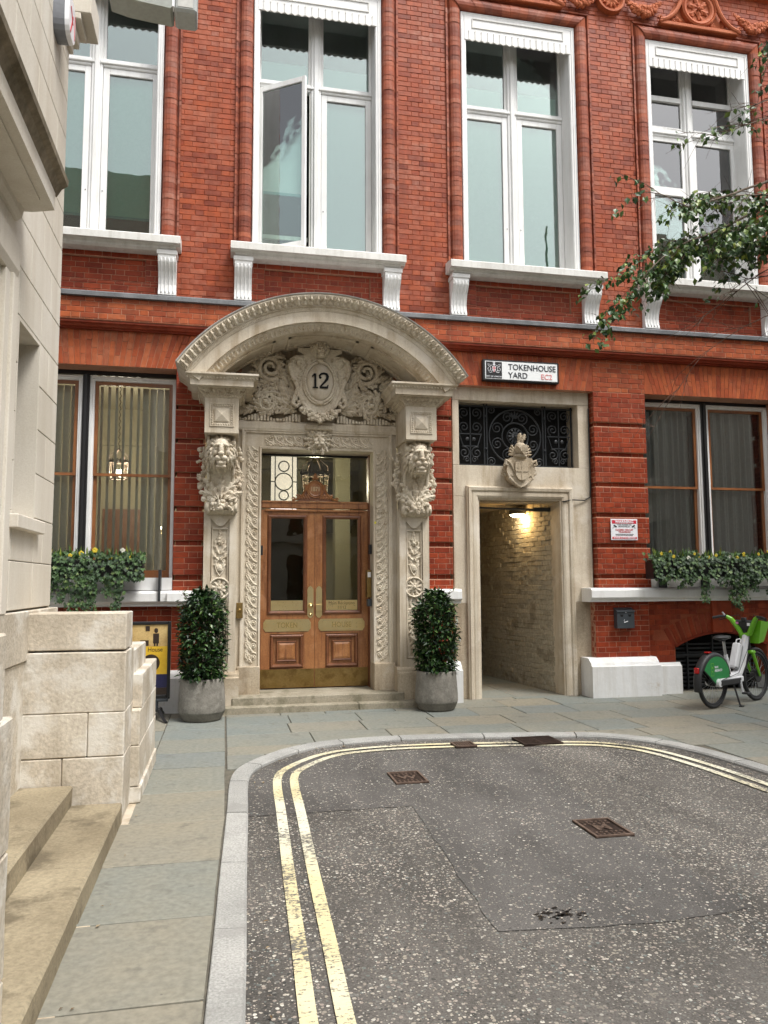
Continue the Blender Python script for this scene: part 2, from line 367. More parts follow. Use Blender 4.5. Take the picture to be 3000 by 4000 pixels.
def tarmac(name, base1, base2, chip, thr, sc):
    m, nt, b = newmat(name); L = nt.links; v = pos(nt)
    wv = nd(nt,'VectorMath', operation='ADD'); nn = nd(nt,'TexNoise'); nn.inputs['Scale'].default_value = 40; L.new(v, nn.inputs['Vector'])
    s_ = nd(nt,'VectorMath', operation='SCALE'); s_.inputs['Scale'].default_value = .012; L.new(nn.outputs['Color'], s_.inputs[0]); L.new(v, wv.inputs[0]); L.new(s_.outputs[0], wv.inputs[1])
    col = ramp(nt, nz(nt, v, 1.1, 6, .6), [(.3,base1),(.7,base2)])
    col = mix(nt, .5, col, ramp(nt, nz(nt, v, 130, 3), [(.3,.12),(.7,.85)]), 'OVERLAY')
    tp = ramp(nt, nz(nt, pos(nt,(1.6,.35,1)), 1.0, 4, .6), [(.35,.62),(.65,1.18)]); col = mix(nt, .8, col, tp, 'MULTIPLY')
    oil = ramp(nt, nz(nt, v, 2.6, 5, .6), [(.64,0),(.74,.45)]); col = mix(nt, oil, col, (.045,.042,.038))
    hgt = nz(nt, v, 120, 3)
    for q, (s2, t2) in enumerate(((sc, thr), (sc*1.9, thr+.05))):
        vo = nd(nt,'TexVoronoi'); vo.inputs['Scale'].default_value = s2; vo.inputs['Randomness'].default_value = 1; L.new(wv.outputs[0], vo.inputs['Vector'])
        sx = nd(nt,'SeparateColor'); L.new(vo.outputs['Color'], sx.inputs[0])
        sel = mth(nt,'GREATER_THAN', sx.outputs[0], t2); near = mth(nt,'LESS_THAN', vo.outputs['Distance'], .40)
        cc = ramp(nt, sx.outputs[1], chip, 'CONSTANT')
        k = mth(nt,'MULTIPLY', mth(nt,'MULTIPLY', sel, near), ramp(nt, nz(nt, v, 2.1, 5, .6), [(.3,.25),(.6,1.)]))
        col = mix(nt, k, col, cc)
        hgt = mth(nt,'ADD', hgt, mth(nt,'MULTIPLY',k,.6))
    L.new(col, b.inputs['Base Color']); b.inputs['Roughness'].default_value = .9; b.inputs['Specular IOR Level'].default_value = .2
    bp = nd(nt,'Bump'); bp.inputs['Strength'].default_value = .5; bp.inputs['Distance'].default_value = .006; L.new(hgt, bp.inputs['Height']); L.new(bp.outputs[0], b.inputs['Normal']); return m
CH = [(0,(.30,.27,.22)),(.2,(.42,.38,.32)),(.36,(.17,.165,.15)),(.52,(.32,.27,.23)),(.66,(.04,.04,.038)),(.80,(.58,.55,.48)),(.90,(.15,.17,.16))]
TAR = tarmac('asphalt', (.080,.074,.066), (.116,.107,.096), CH, .54, 46)
TAR2 = tarmac('asphalt_patch', (.084,.079,.073), (.116,.109,.101), CH, .76, 48)
def yellow():
    m, nt, b = newmat('worn_yellow_paint'); L = nt.links; v = pos(nt)
    w1 = nz(nt, v, 38, 6, .7); w2 = nz(nt, v, 2.2, 3); w3 = nz(nt, pos(nt,(14,90,1)), 1., 4)
    k = ramp(nt, mth(nt,'ADD', mth(nt,'MULTIPLY',w1,.55), mth(nt,'ADD', mth(nt,'MULTIPLY',w2,.34), mth(nt,'MULTIPLY',w3,.3))), [(.60,0),(.66,1)])
    far = ramp(nt, nz(nt, v, .8, 2), [(.4,(.60,.52,.30)),(.62,(.64,.61,.47))])
    col = mix(nt, k, far, (.10,.095,.085))
    col = mix(nt, .25, col, ramp(nt, w1, [(.3,.3),(.7,.9)]), 'OVERLAY')
    L.new(col, b.inputs['Base Color']); b.inputs['Roughness'].default_value = .8
    bp = nd(nt,'Bump'); bp.inputs['Strength'].default_value = .4; bp.inputs['Distance'].default_value = .004; L.new(w1, bp.inputs['Height']); L.new(bp.outputs[0], b.inputs['Normal']); return m
YEL = yellow()
RUST = surf('rusted_cast_iron', [(.3,(.09,.062,.048)),(.7,(.19,.135,.105))], 12, .7, .3, 60, metal=.4)
RUST_D = surf('dark_cast_iron', [(.3,(.022,.016,.013)),(.7,(.055,.036,.028))], 12, .75, .3, 60, metal=.4)
LEAF = leafmat('laurel_leaf', [(0,(.005,.016,.005)),(.45,(.016,.044,.012)),(.8,(.04,.09,.02)),(1,(.10,.17,.04))], .38)
IVYM = leafmat('ivy_leaf', [(0,(.008,.024,.006)),(.5,(.022,.058,.012)),(.85,(.05,.105,.024)),(1,(.12,.17,.05))], .6)
BIRCH = leafmat('birch_leaf', [(0,(.018,.05,.010)),(.5,(.045,.10,.018)),(.82,(.10,.165,.028)),(1,(.24,.28,.04))], .42)
BARK = surf('birch_bark', [(.3,(.10,.075,.055)),(.7,(.26,.21,.165))], 8, .8, .3, 40)
TWIG = surf('twig_bark', [(.3,(.05,.028,.02)),(.7,(.13,.085,.06))], 8, .8, .3, 40)
PANSY = flat('yellow_petal', (.62,.47,.03), .6)
PANSYW = flat('white_petal', (.62,.62,.52), .6)
# ================================================================ the setting: ground, road, kerb, pavement
def struct(o): o['kind'] = 'structure'; return o
ground = struct(MB().box(-60,60,-60,60,-.5,-.12).build('ground', TAR, fix=False))
# kerb line (pavement side), from the near left round the turning head to the near right
KP = [(-.09,-9.6),(-.06,-7.6),(-.03,-6.67),(0,-5.7),(.04,-4.6),(.06,-3.9),(.09,-3.52),(.16,-3.23),(.30,-2.96),(.50,-2.68),(.71,-2.47),(1.04,-2.28),(1.59,-2.17),(2.24,-2.18),(2.81,-2.25),(3.4,-2.34),(3.95,-2.50),(4.35,-2.83),(4.58,-3.28),(4.70,-3.9),(4.75,-4.7),(4.78,-6),(4.82,-9.6)]
def cr(P, n=10):
    out = []
    for i in range(len(P)-1):
        p0, p1, p2, p3 = [Vector(P[max(0,min(len(P)-1,j))]) for j in (i-1,i,i+1,i+2)]
        for k in range(n):
            t = k/n
            out.append(.5*((2*p1)+(p2-p0)*t+(2*p0-5*p1+4*p2-p3)*t*t+(3*p1-p0-3*p2+p3)*t**3))
    return out+[Vector(P[-1])]
KC = cr(KP)
def offs(C, d):
    o = []
    for i, p in enumerate(C):
        t = (C[min(i+1,len(C)-1)]-C[max(i-1,0)]).normalized(); o.append(p+Vector((t.y,-t.x))*d)
    return o
RZ = -.034
road = struct(MB().prism([tuple(p) for p in offs(KC,.10)]+[(4.82,-26),(-.12,-26)], RZ-.06, RZ, 'z').build('road', TAR))
def strip(C, d0, d1, z, name, mat, parent, i0=0, i1=None):
    A, Bq = offs(C, d0), offs(C, d1); i1 = i1 or len(C); V = []; F = []
    for i in range(i0, i1): V += [(A[i].x,A[i].y,z),(Bq[i].x,Bq[i].y,z)]
    F = [[2*i,2*i+1,2*i+3,2*i+2] for i in range(i1-i0-1)]
    return MB().add(V,F).build(name, mat, parent, fix=False)
def sheet(name, mat, parent, poly, z, jag=0., seed=1):
    rg = random.Random(seed); P = []
    for i, a in enumerate(poly):
        b = poly[(i+1)%len(poly)]; a = Vector(a); b = Vector(b); n = max(1,int((b-a).length/.12)) if jag else 1
        for k in range(n):
            p = a.lerp(b,k/n); P.append((p.x+rg.uniform(-jag,jag), p.y+rg.uniform(-jag,jag), z))
    me = bpy.data.meshes.new(name); me.from_pydata(P, [], [list(range(len(P)))]); me.update()
    if me.polygons[0].normal.z < 0: me.flip_normals()
    return put(name, me, mat, parent)
sheet('road_patch', TAR2, road, [(1.45,-2.78),(2.3,-2.85),(2.9,-3.2),(2.86,-3.8),(2.60,-5.3),(2.66,-6.74),(2.05,-6.80),(1.29,-6.72),(1.40,-4.62),(.16,-4.62),(.17,-3.75),(.42,-3.12),(.72,-2.86)], RZ+.004, .012, 3)
for d0, d1 in ((.275,.345),(.415,.485)): strip(KC, d0+.08, d1+.08, RZ+.009, 'yellow_line', YEL, road, 0, len(KC))
pav = struct(MB().prism([tuple(p) for p in KC]+[(30,-9.6),(30,8),(-30,8),(-30,-12),(-.09,-12)], -.14, -.012, 'z').build('pavement', KERBJ))
for p_ in ([(-30,-26),(-.12,-26),(-.12,-9.6),(-30,-9.6)], [(4.82,-26),(30,-26),(30,-9.6),(4.82,-9.6)]):
    MB().prism(p_, -.14, -.004, 'z').build('far_paving', SLAB, pav)
def kx(x, side=1):       # pavement edge y at x (back kerb)
    best = -99
    for a, b in zip(KC, KC[1:]):
        if a.y > -4.2 and (a.x-x)*(b.x-x) <= 0 and abs(a.x-b.x) > 1e-9:
            best = max(best, a.y+(b.y-a.y)*(x-a.x)/(b.x-a.x))
    return best
def slab(poly, z=0., rg=random):
    n = len(poly); g = .007; c = sum((Vector(p) for p in poly), Vector((0,0)))/n
    P = []; dz = rg.uniform(-.002,.002); tx, ty = rg.uniform(-.004,.004), rg.uniform(-.004,.004)
    f = lambda p, i: Vector(p)+(c-Vector(p)).normalized()*i
    zz = lambda p: z+dz+(p[0]-c.x)*tx+(p[1]-c.y)*ty
    lo = [(*f(p,g),-.05) for p in poly]; mid = [(*f(p,g),zz(p)-.004) for p in poly]; top = [(*f(p,g+.006),zz(p)) for p in poly]
    V = lo+mid+top; F = [[2*n+i for i in range(n)]]
    for a in (0,n): F += [[a+i,a+(i+1)%n,a+n+(i+1)%n,a+n+i] for i in range(n)]
    mb = MB(); mb.add(V,F); o = mb.build('slab', SLAB, pav)
    return o
sg = random.Random(5)
ys = [-9.6,-8.75,-7.94,-7.10,-6.31,-5.54,-4.73,-3.98,-3.15,-2.54,-1.88,-1.33,-.55,.1]
def kxl(y):
    for a, b in zip(KC, KC[1:]):
        if a.x < 1 and (a.y-y)*(b.y-y) <= 0: return min(.04, a.x+(b.x-a.x)*(y-a.y)/(b.y-a.y+1e-9))
    return .04
for i in range(len(ys)-1):      # left footway, slabs the full width
    a, b = ys[i], ys[i+1]
    xa, xb = (-.72,-.72) if b < -4 else (-.62,-.62)
    poly = [(xa,a),(kxl(a)-.004,a),(kxl((a+b)/2)-.004,(a+b)/2),(kxl(b)-.004,b),(xb,b)]
    if b > -2.8:
        slab([(-.62,a),(.04,a),(.04,b),(-.62,b)], 0, sg); x = -.62
        for wv_ in (.45,.62,.7,.8): slab([(x-wv_,a),(x,a),(x,b),(x-wv_,b)], 0, sg); x -= wv_
    else: slab(poly, 0, sg)
rows = [-9.6,-8.8,-8.1,-7.3,-6.5,-5.8,-5.1,-4.5,-3.9,-3.3,-2.75,-2.36,-1.75,-1.18,-.62,-.02,.16]
for j in range(len(rows)-1):     # footway in front of the brick building and down the right side
    y0, y1 = rows[j], rows[j+1]; x = .05 if y0 > -3.4 else 4.72
    while x < 9.6:
        wv_ = sg.uniform(.55,.95); x1 = x+wv_
        n = 24; pts = []
        for k in range(n+1):
            xx = x+wv_*k/n; e = kx(xx)
            if xx > 4.35 and y0 < -2.8:
                e = -99 if xx > 4.74+.0*y0 else e
            pts.append((xx, max(y0, e)))
        ok = [p for p in pts if p[1] < y1-.03]
        if len(ok) > 4:
            if all(abs(p[1]-y0) < 1e-6 for p in ok): ok = [ok[0], ok[-1]]
            slab(ok+[(ok[-1][0],y1),(ok[0][0],y1)], 0, sg)
        x = x1
for j in range(7):               # passage floor
    y0 = .16+j*.7
    for x0, x1 in ((3.3,4.1),(4.1,5.0)): slab([(x0,y0),(x1,y0),(x1,y0+.7),(x0,y0+.7)], 0, sg)
# kerb stones
kerb = struct(MB().prism([tuple(p) for p in KC]+[tuple(p) for p in offs(KC,.15)[::-1]], -.14, -.02, 'z').build('kerb', KERBJ))
acc = 0; cut = [0]; Lk = [.95,.85,.9,.8,.95,.85,.62,.7,.62,.66,.9,1.,.9,.95,.8,.6,.6,.66,.9,.9,1.,1.,1.,1.,1.,1.]; li = 0
for i in range(1, len(KC)):
    acc += (KC[i]-KC[i-1]).length
    if acc >= Lk[min(li,len(Lk)-1)]: cut.append(i); acc = 0; li += 1
cut.append(len(KC)-1)
A0, A1 = offs(KC,.004), offs(KC,.155)
for a, b in zip(cut, cut[1:]):
    if b-a < 1: continue
    I = list(range(a,b+1)); q = lambda p, t: (p.x,p.y)
    L0 = [A0[i].copy() for i in I]; L1 = [A1[i].copy() for i in I]
    for Lx in (L0,L1):
        d = (Lx[1]-Lx[0]).normalized()*.006; Lx[0] += d; d = (Lx[-1]-Lx[-2]).normalized()*.006; Lx[-1] -= d
    n = len(I); V = []; dz = sg.uniform(-.003,.003)
    for k in range(n):
        t = (L1[k]-L0[k]).normalized()
        V += [(*L0[k],-.1),(*(L0[k]),.002+dz-.004),(*(L0[k]+t*.005),.002+dz),(*(L1[k]-t*.012),-.003+dz),(*L1[k],-.018+dz),(*L1[k],-.12)]
    F = [[k*6+j,k*6+j+1,k*6+j+7,k*6+j+6] for k in range(n-1) for j in range(5)]+[[0,1,2,3,4,5],[(n-1)*6+j for j in range(6)][::-1]]
    MB().add(V,F).build('kerb_stone', GRAN, kerb)
# iron covers in the road
def cover(name, label, x0, x1, y0, y1, mat, bars, group=None, z=RZ+.005, letter=None):
    r = tag(empty(name, None, ((x0+x1)/2,(y0+y1)/2,z)), label, 'drain cover' if bars else 'manhole cover', group); w, d = (x1-x0)/2, (y1-y0)/2
    B('base', RUST_D, r, -w,w,-d,d,-.02,.003)
    mb = MB(); fw = .018
    for s in (-1,1): mb.box(s*w-(fw if s>0 else 0), s*w+(fw if s<0 else 0), -d,d, 0,.014); mb.box(-w+fw,w-fw, s*d-(fw if s>0 else 0), s*d+(fw if s<0 else 0), 0,.014)
    mb.build('rim', mat, r, fix=False)
    if bars:
        for k in range(9):
            mb = MB(); y = -d+fw+(2*d-2*fw)*(k+.5)/9; mb.box(-w+fw,w-fw,y-.009,y+.009,.003,.013,M=None); mb.build('bar', mat, r, fix=False)
        mb = MB(); mb.box(-.008,.008,-d+fw,d-fw,.004,.0115); mb.build('bar', mat, r, fix=False)
    else:
        mb = MB()
        for i in range(6):
            for j in range(7):
                x = -w+.03+(2*w-.06)*(i+.5)/6; y = -d+.03+(2*d-.06)*(j+.5)/7
                if letter and abs(y) < d*.36: continue
                mb.box(-.010,.010,-.006,.006,.003,.009,M=T(x,y,0,rz=.7*(1 if (i+j)%2 else -1)))
        mb.build('tread', mat, r, fix=False, kind='stuff')
        if letter:
            me = text_mesh(letter, .15, .004, .004); me.transform(Matrix.Rotation(-pi/2,4,'X')); me.materials.clear(); put('lettering', me, mat, r, loc=(0,0,.006))
    return r
cover('manhole_cover', 'rusty square iron cover marked W in the asphalt, near the yellow lines bend', 1.41,1.69,-4.02,-3.64, RUST, False, letter='W')
cover('manhole_cover', 'rusty square iron cover marked M in the asphalt, nearer the camera', 2.38,2.65,-5.6,-5.24, RUST, False, letter='M')
cover('drain_grate', 'dark barred iron drain grate against the far kerb', 3.0,3.42,-2.86,-2.49, RUST_D, True, z=RZ+.012)
cover('stopcock_cover', 'small rusty iron cover lying across the yellow lines', 2.30,2.52,-2.79,-2.58, RUST, False, z=RZ+.012)
# tar spill and repairs on the asphalt
rg = random.Random(11)
mb = MB()
for k in range(90):
    a = rg.uniform(0,2*pi); q = rg.random(); x, y = 1.66+cos(a)*q*.13+rg.uniform(-.02,.02), -6.62+sin(a)*q*.09; s_ = rg.uniform(.003,.013)
    mb.add([(x+s_*cos(t)*rg.uniform(.7,1.4), y+s_*sin(t)*rg.uniform(.5,1), RZ+.0085) for t in [i*pi/3 for i in range(6)]], [range(6)])
mb.build('tar_spill', BLACK, road, fix=False, kind='stuff')

# ================================================================ brick building
bld = tag(empty('brick_building'), 'red brick office building with carved stone porch and tall white windows', 'building')
BK = []      # bricks: (x, y, z, rotz, w, h, mat)
CH_ = .075; ZO = .01
def course(x0, x1, z0, z1, y, mat, rz=0., org=None, seed=0):
    # Flemish bond on a vertical plane; x runs along the plane from org
    k0 = int(round((z0-ZO)/CH_)); k = math.floor((z0-ZO)/CH_+1e-6)
    while ZO+k*CH_ < z1-.008:
        a, b = max(z0, ZO+k*CH_), min(z1, ZO+(k+1)*CH_)
        if b-a > .012:
            x = math.floor(x0/.3375)*.3375-(.169 if k % 2 else 0)-.3375; row = []
            i = 0
            while x < x1:
                w = .2245 if i % 2 == 0 else .113; p, q = max(x,x0), min(x+w,x1)
                if q-p > .001: row.append([p,q])
                x += w; i += 1
            if len(row) > 1 and row[0][1]-row[0][0] < .035: row[1][0] = row[0][0]; row.pop(0)
            if len(row) > 1 and row[-1][1]-row[-1][0] < .035: row[-2][1] = row[-1][1]; row.pop()
            for p, q in row:
                c = (p+q)/2
                if rz == 0: P = (c, y, (a+b)/2)
                else: P = (y, c, (a+b)/2)      # plane x = y argument, running along Y
                BK.append((P[0],P[1],P[2],rz,round(q-p-(.0045 if mat is BR_UP else .006),3),round(b-a-(.0045 if mat is BR_UP else .006),3),mat))
        k += 1
def backing(x0,x1,y0,y1,z0,z1,mat=MO_UP, name='backing'): return B(name, mat, wallp, x0,x1,y0,y1,z0,z1)
wallp = empty('brick_wall', bld)
P0 = 3.05; BC = [-1.82,1.23,4.28,7.33,10.38]
RB = .004    # mortar recess
XL, XR, ZT = -3.35, 10.6, 12.4
GAP = 1.155
# --- upper wall (front y = 0)
edges = [XL]+[e for c in BC[:4] for e in (c-GAP,c+GAP)]+[BC[4]-GAP]
edges = [XL]+[v for c in BC[:4] for v in (c-GAP, c+GAP)]+[9.225]
for i in range(0, len(edges)-1, 2):
    a, b = edges[i], edges[i+1]
    course(a, b, 5.42, 10.45, 0, BR_UP); backing(a,b,RB,.5,5.42,10.45)
course(XL, 9.225, 10.45, ZT, 0, BR_UP); backing(XL,9.225,RB,.5,10.45,ZT)
for c in BC[:4]:
    a, b = c-GAP, c+GAP          # under the sill: brick apron with a sunk panel
    for x0,x1,z0,z1,y in ((a,b,5.42,5.60,0),(a,b,5.93,6.18,0),(a,c-.74,5.60,5.93,0),(c+.74,b,5.60,5.93,0),(c-.74,c+.74,5.60,5.93,.045)):
        course(x0,x1,z0,z1,y,BR_LO); backing(x0,x1,y+RB,.5,z0,z1,MO_LO)
# --- frieze band, mouldings under it
course(XL,9.225,5.02,5.32,-.15,BR_OR); backing(XL,9.225,-.15+RB,.3,5.02,5.32,MO_LO)
# --- pier faces
def pier(x0,x1,y,z0,z1,mat,rust=True,left=None,right=None):
    zs = []; z = z0; g = [1.735+.45*k for k in range(6)]
    for t in g:
        if z0 < t < z1+.1: zs.append((z,t-.065,0)); zs.append((t-.065,t,.05)); z = t
    if z < z1: zs.append((z,z1,0))
    for a,b,r in zs:
        if b-a < .01: continue
        course(x0+r*.5,x1-r*.5,a,b,y+r,mat); backing(x0+r*.5+.003,x1-r*.5-.003,y+r+RB,.5,a,b,MO_LO)
        if left: course(y+r+.004,y+r+left,a,b,x0+r*.5,mat,rz=-1)
        if right: course(y+r+.004,y+r+right,a,b,x1-r*.5,mat,rz=1)
pier(-.65,-.27,0,1.53,4.46,BR_LO, right=.1)
pier(2.74,3.14,0,1.53,4.46,BR_LO, right=.1)
pier(5.33,6.18,0,1.53,4.44,BR_LO, left=.14, right=.24)
pier(8.48,9.225,0,1.53,4.44,BR_LO, left=.24)
for a,b in ((-.65,-.27),(2.74,3.14),(5.25,6.10)):
    course(a,b,.50,1.34,-.03,BR_LO); backing(a,b,-.03+RB,.5,.2,1.34,MO_LO)
course(-.03,.10,.50,1.34,5.25,BR_LO,rz=-1)
course(-3.35,-.65,.45,1.34,.05,BR_LO); backing(-3.35,-.65,.05+RB,.5,.2,1.34,MO_LO)
# flush bits beside the flat arches
course(5.33,6.18,4.44,4.93,0,BR_OR); backing(5.33,6.18,RB,.5,4.44,4.93,MO_LO)
course(-.40,-.27,4.46,4.93,0,BR_OR)
backing(-.66,.2,RB,.5,4.46,4.93,MO_LO); backing(2.3,3.30,RB,.5,4.46,4.93,MO_LO); backing(.2,2.3,.2,.5,4.46,4.93,MO_LO)
course(8.48,9.225,4.44,4.93,0,BR_OR); backing(8.48,9.225,RB,.5,4.44,4.93,MO_LO)
# cellar bay under the right window: brick with an arched opening
CX = 7.33; AR = 1.62
def arcz(x): return .87-(AR-sqrt(max(0,AR*AR-(x-CX)**2)))
k = 0
for zz in [ZO+.075*i for i in range(5,18)]:
    z1_ = min(zz+.075,1.34)
    if zz < arcz(6.56)+.02:
        course(6.10,6.55,max(zz,.42),z1_,.05,BR_LO); course(8.11,8.56,max(zz,.42),z1_,.05,BR_LO)
    else:
        lim = .98 if zz < 1.12 else .62
        x1 = CX-sqrt(max(0,(AR+.30)**2-(zz-.87+AR)**2)) if (zz-.87+AR) < AR+.30 else CX
        course(6.10,max(6.2,x1-.02),zz,z1_,.05,BR_LO); course(min(8.46,2*CX-x1+.02),8.56,zz,z1_,.05,BR_LO)
mbk = MB(); n = 20
poly = [(6.10,.2),(6.56,.2),(6.56,arcz(6.56))]+[(6.56+1.54*i/n,arcz(6.56+1.54*i/n)) for i in range(1,n)]+[(8.10,arcz(8.1)),(8.10,.2),(8.56,.2),(8.56,1.34),(6.10,1.34)]
mbk.prism(poly,.054,.5,'y').build('backing', MO_UP, wallp)
carch = empty('cellar_arch', bld)
for k in range(19):
    a = -.50+1.0*k/18
    if abs(a) < .075: continue
    mb = MB(); mb.box(-.035,.035,-.012,.1,AR+.004,AR+.30,.004); mb.build('voussoir', BR_LO, carch, fix=True).matrix_local = T(CX,.058,.87-AR,ry=a)
mb = MB().box(CX-.16,CX+.16,.0,.2,.86,1.335,.006); mb.build('keystone', BR_LO, carch)
mb = MB(); m2 = 24
for k in range(m2):
    a0, a1 = -.50+1.0*k/m2, -.50+1.0*(k+1)/m2
    P = lambda a,r,y:(CX+sin(a)*r,y,.87-AR+cos(a)*r)
    mb.add([P(a0,AR-.022,.03),P(a1,AR-.022,.03),P(a1,AR+.018,.03),P(a0,AR+.018,.03),P(a0,AR-.022,.3),P(a1,AR-.022,.3)],[(0,1,2,3),(0,4,5,1)])
mb.build('arch_edge', BR_LO, carch)
cg = empty('cellar_grille', bld)
B('backing', VOID, cg, 6.5,8.16,.42,.45,-.02,.95)
for k in range(11): MB().box(6.57,8.09,.30,.34,-.012,.012,M=None).build('louvre', IRON, cg, fix=False).matrix_local = T(0,0,.05+k*.062)
for x in (6.9,7.33,7.76): B('bar', IRON, cg, x-.012,x+.012,.27,.295,0,.80)
B('rail', IRON, cg, 6.57,8.09,.262,.285,.50,.53)
# --- build bricks: the 300 nearest as parts, the rest joined
def brickmesh(w,h,mb=None,M=None,seed=0):
    c = .004; x,z = w/2,h/2; y1 = .03
    V = [(-x,y1,-z),(x,y1,-z),(x,y1,z),(-x,y1,z),(-x,c,-z),(x,c,-z),(x,c,z),(-x,c,z),(-x+c,0,-z+c),(x-c,0,-z+c),(x-c,0,z-c),(-x+c,0,z-c)]
    F = [(8,9,10,11)]+[(4+i,4+(i+1)%4,8+(i+1)%4,8+i) for i in range(4)]+[(i,(i+1)%4,4+(i+1)%4,4+i) for i in range(4)]
    mb = mb or MB(); mb.add(V,F,M); return mb
camp = Vector((0,-10.35,1.62))
vis = [b for b in BK if b[3] == 0 and b[2] < 4.5 and (b[0] < -.2 or b[0] > 2.7) and b[0] > -2 and b[0] < 6.3 and b[1] < .045 and (b[0]*.0+b[2]) > .5]
vis.sort(key=lambda b:(Vector(b[:3])-camp).length - b[4]*3)
pick = set(id(b) for b in vis[:296]); cache = {}
stuff = {}
br = random.Random(3)
for b in BK:
    x,y,z,rz,w,h,m = b
    ang = {0:0,-1:-pi/2,1:pi/2}[rz]
    M = T(x,y-br.uniform(0,.0035),z,rz=ang,rx=br.uniform(-.012,.012)) @ Matrix.Rotation(br.uniform(-.012,.012),4,'Z')
    if id(b) in pick:
        key = (w,h,m.name)
        if key not in cache: me = brickmesh(w,h).mesh('brick'); me.materials.append(m); cache[key] = me
        o = put('brick', cache[key], None, wallp); o.matrix_local = M
    else:
        mb = stuff.setdefault(m.name, (m,MB()))[1]; mb.cr = br.random(); brickmesh(w,h,mb,M)
first = None
allmb = MB(); mats = []
me = None
objs = []
for i,(nm,(m,mb)) in enumerate(stuff.items()):
    mats.append(m); o0 = len(allmb.v); allmb.v += mb.v; allmb.f += [[q+o0 for q in f] for f in mb.f]; allmb.r += mb.r; allmb.sm += mb.sm; objs += [i]*len(mb.f)
me = allmb.mesh('brickwork')
for m in mats: me.materials.append(m)
me.polygons.foreach_set('material_index', objs)
put('brickwork', me, None, wallp, kind='stuff')
# --- flat arches of upright bricks over the ground floor openings
def flat_arch(x0,x1,z0,z1,y,n,skew):
    fa = empty('flat_arch', bld); c = (x0+x1)/2
    B('backing', MO_LO, fa, x0,x1,y+RB,y+.3,z0,z1)
    for e,sg0 in ((x0,1),(x1,-1)):
        f0 = c+(e-c)*(1-skew); MB().prism([(e,z0),(f0-sg0*.004,z0),(e,z1)],y-.001,y+.03,'y').build('skewback', BR_OR, fa)
    for k in range(n):
        a, b = x0+(x1-x0)*k/n, x0+(x1-x0)*(k+1)/n; tops = []
        t = lambda x: c+(x-c)*(1-skew)
        zs = [z0, z0+(z1-z0)*(.5 if k%2 else .72), z1] if True else 0
        if k % 3 == 0: zs = [z0, z0+(z1-z0)*.31, z1]
        for p, q in zip(zs, zs[1:]):
            f = lambda x,z: t(x)+(x-t(x))*((z-z0)/(z1-z0))
            g = .003
            mb = MB().prism([(f(a,p)+g,p+g),(f(b,p)-g,p+g),(f(b,q)-g,q-g),(f(a,q)+g,q-g)], y-br.uniform(0,.003), y+.03,'y'); mb.build('voussoir', BR_OR, fa)
flat_arch(-3.05,-.40,4.46,4.93,0,34,.13)
flat_arch(3.14,5.33,4.44,4.93,0,28,.12)
flat_arch(6.18,8.48,4.44,4.93,0,30,.13)
# soffits under the flat arches
B('lintel_soffit', BR_LO, bld, -3.05,-.66,.04,.30,4.462,4.52); B('lintel_soffit', BR_LO, bld, 3.15,5.32,.04,.13,4.442,4.5); B('lintel_soffit', BR_LO, bld, 6.19,8.47,.04,.30,4.442,4.5)
# --- string course with its lead cap, mouldings below the band
def runx(name, mat, prof, x0=XL, x1=9.225, parent=bld): return MB().prism(prof, x0, x1, 'x').build(name, mat, parent)
runx('string_course', LEAD, [(-.20,5.322),(-.20,5.375),(-.19,5.388),(.02,5.44),(.02,5.322)])
runx('moulded_course', BR_LO, [(-.135,5.018),(-.135,4.99),(-.10,4.975),(-.085,4.95),(-.05,4.945),(-.05,4.93),(.1,4.93),(.1,5.018)])
# ---------------------------------------------------------------- upper windows
def moulded(x0,x1,z0,z1,parent,base):
    # moulded brick architrave, one piece per course
    prof = [(.245,.02),(.245,-.028),(.218,-.028),(.212,.004),(.196,.004),(.19,-.012)]
    prof += [(.105+.085*cos(pi*t/6), -.012-.05*sin(pi*t/6)) for t in range(1,6)]+[(.02,-.012),(.012,.03),(0,.05),(0,.12)]
    mb = MB(); rg = random.Random(int(x0*100)+9); n = len(prof)
    z = z0
    while z < z1:
        zz = min(z+.075,z1)
        for s in (-1,1):
            e = x0 if s < 0 else x1; mb.cr = rg.random(); j = rg.uniform(-.004,.004); g = .0025
            V = [(e+s*o,y+j,q) for q in (z+g,zz-g) for o,y in prof]
            F = [[i,i+1,n+i+1,n+i] for i in range(n-1)]
            mb.add(V,F)
        z = zz
    k = 14
    for i in range(k):
        mb.cr = rg.random(); a, b = i/k, (i+1)/k; g = .0012; j = rg.uniform(-.003,.003)
        f = lambda t,o: (x0-o)+(x1-x0+2*o)*t
        V = [(f(t,o),y+j,z1+o) for t in (a+g,b-g) for o,y in prof]
        mb.add(V,[[q,q+1,n+q+1,n+q] for q in range(n-1)])
    mb.build('moulded_architrave', MOULD, parent)
    m2 = MB(); m2.frame(x0,x1,z0,z1,[(o,y+.012) for o,y in prof]); m2.build('architrave_joint', MO_UP, parent)
def sash(parent, x0,x1,z0,z1,y,w=.055,name='sash',mat=WHITE, M=None, gm=None, d=.05):
    o = parent; mb = MB()
    mb.box(x0,x0+w,y,y+d,z0,z1,.006); mb.box(x1-w,x1,y,y+d,z0,z1,.006); mb.box(x0+w,x1-w,y+.001,y+d,z0,z0+w*1.15,.006); mb.box(x0+w,x1-w,y+.001,y+d,z1-w,z1,.006)
    return o, mb
ZB, ZH, ZF = 6.26, 10.18, 9.75
SY = .34
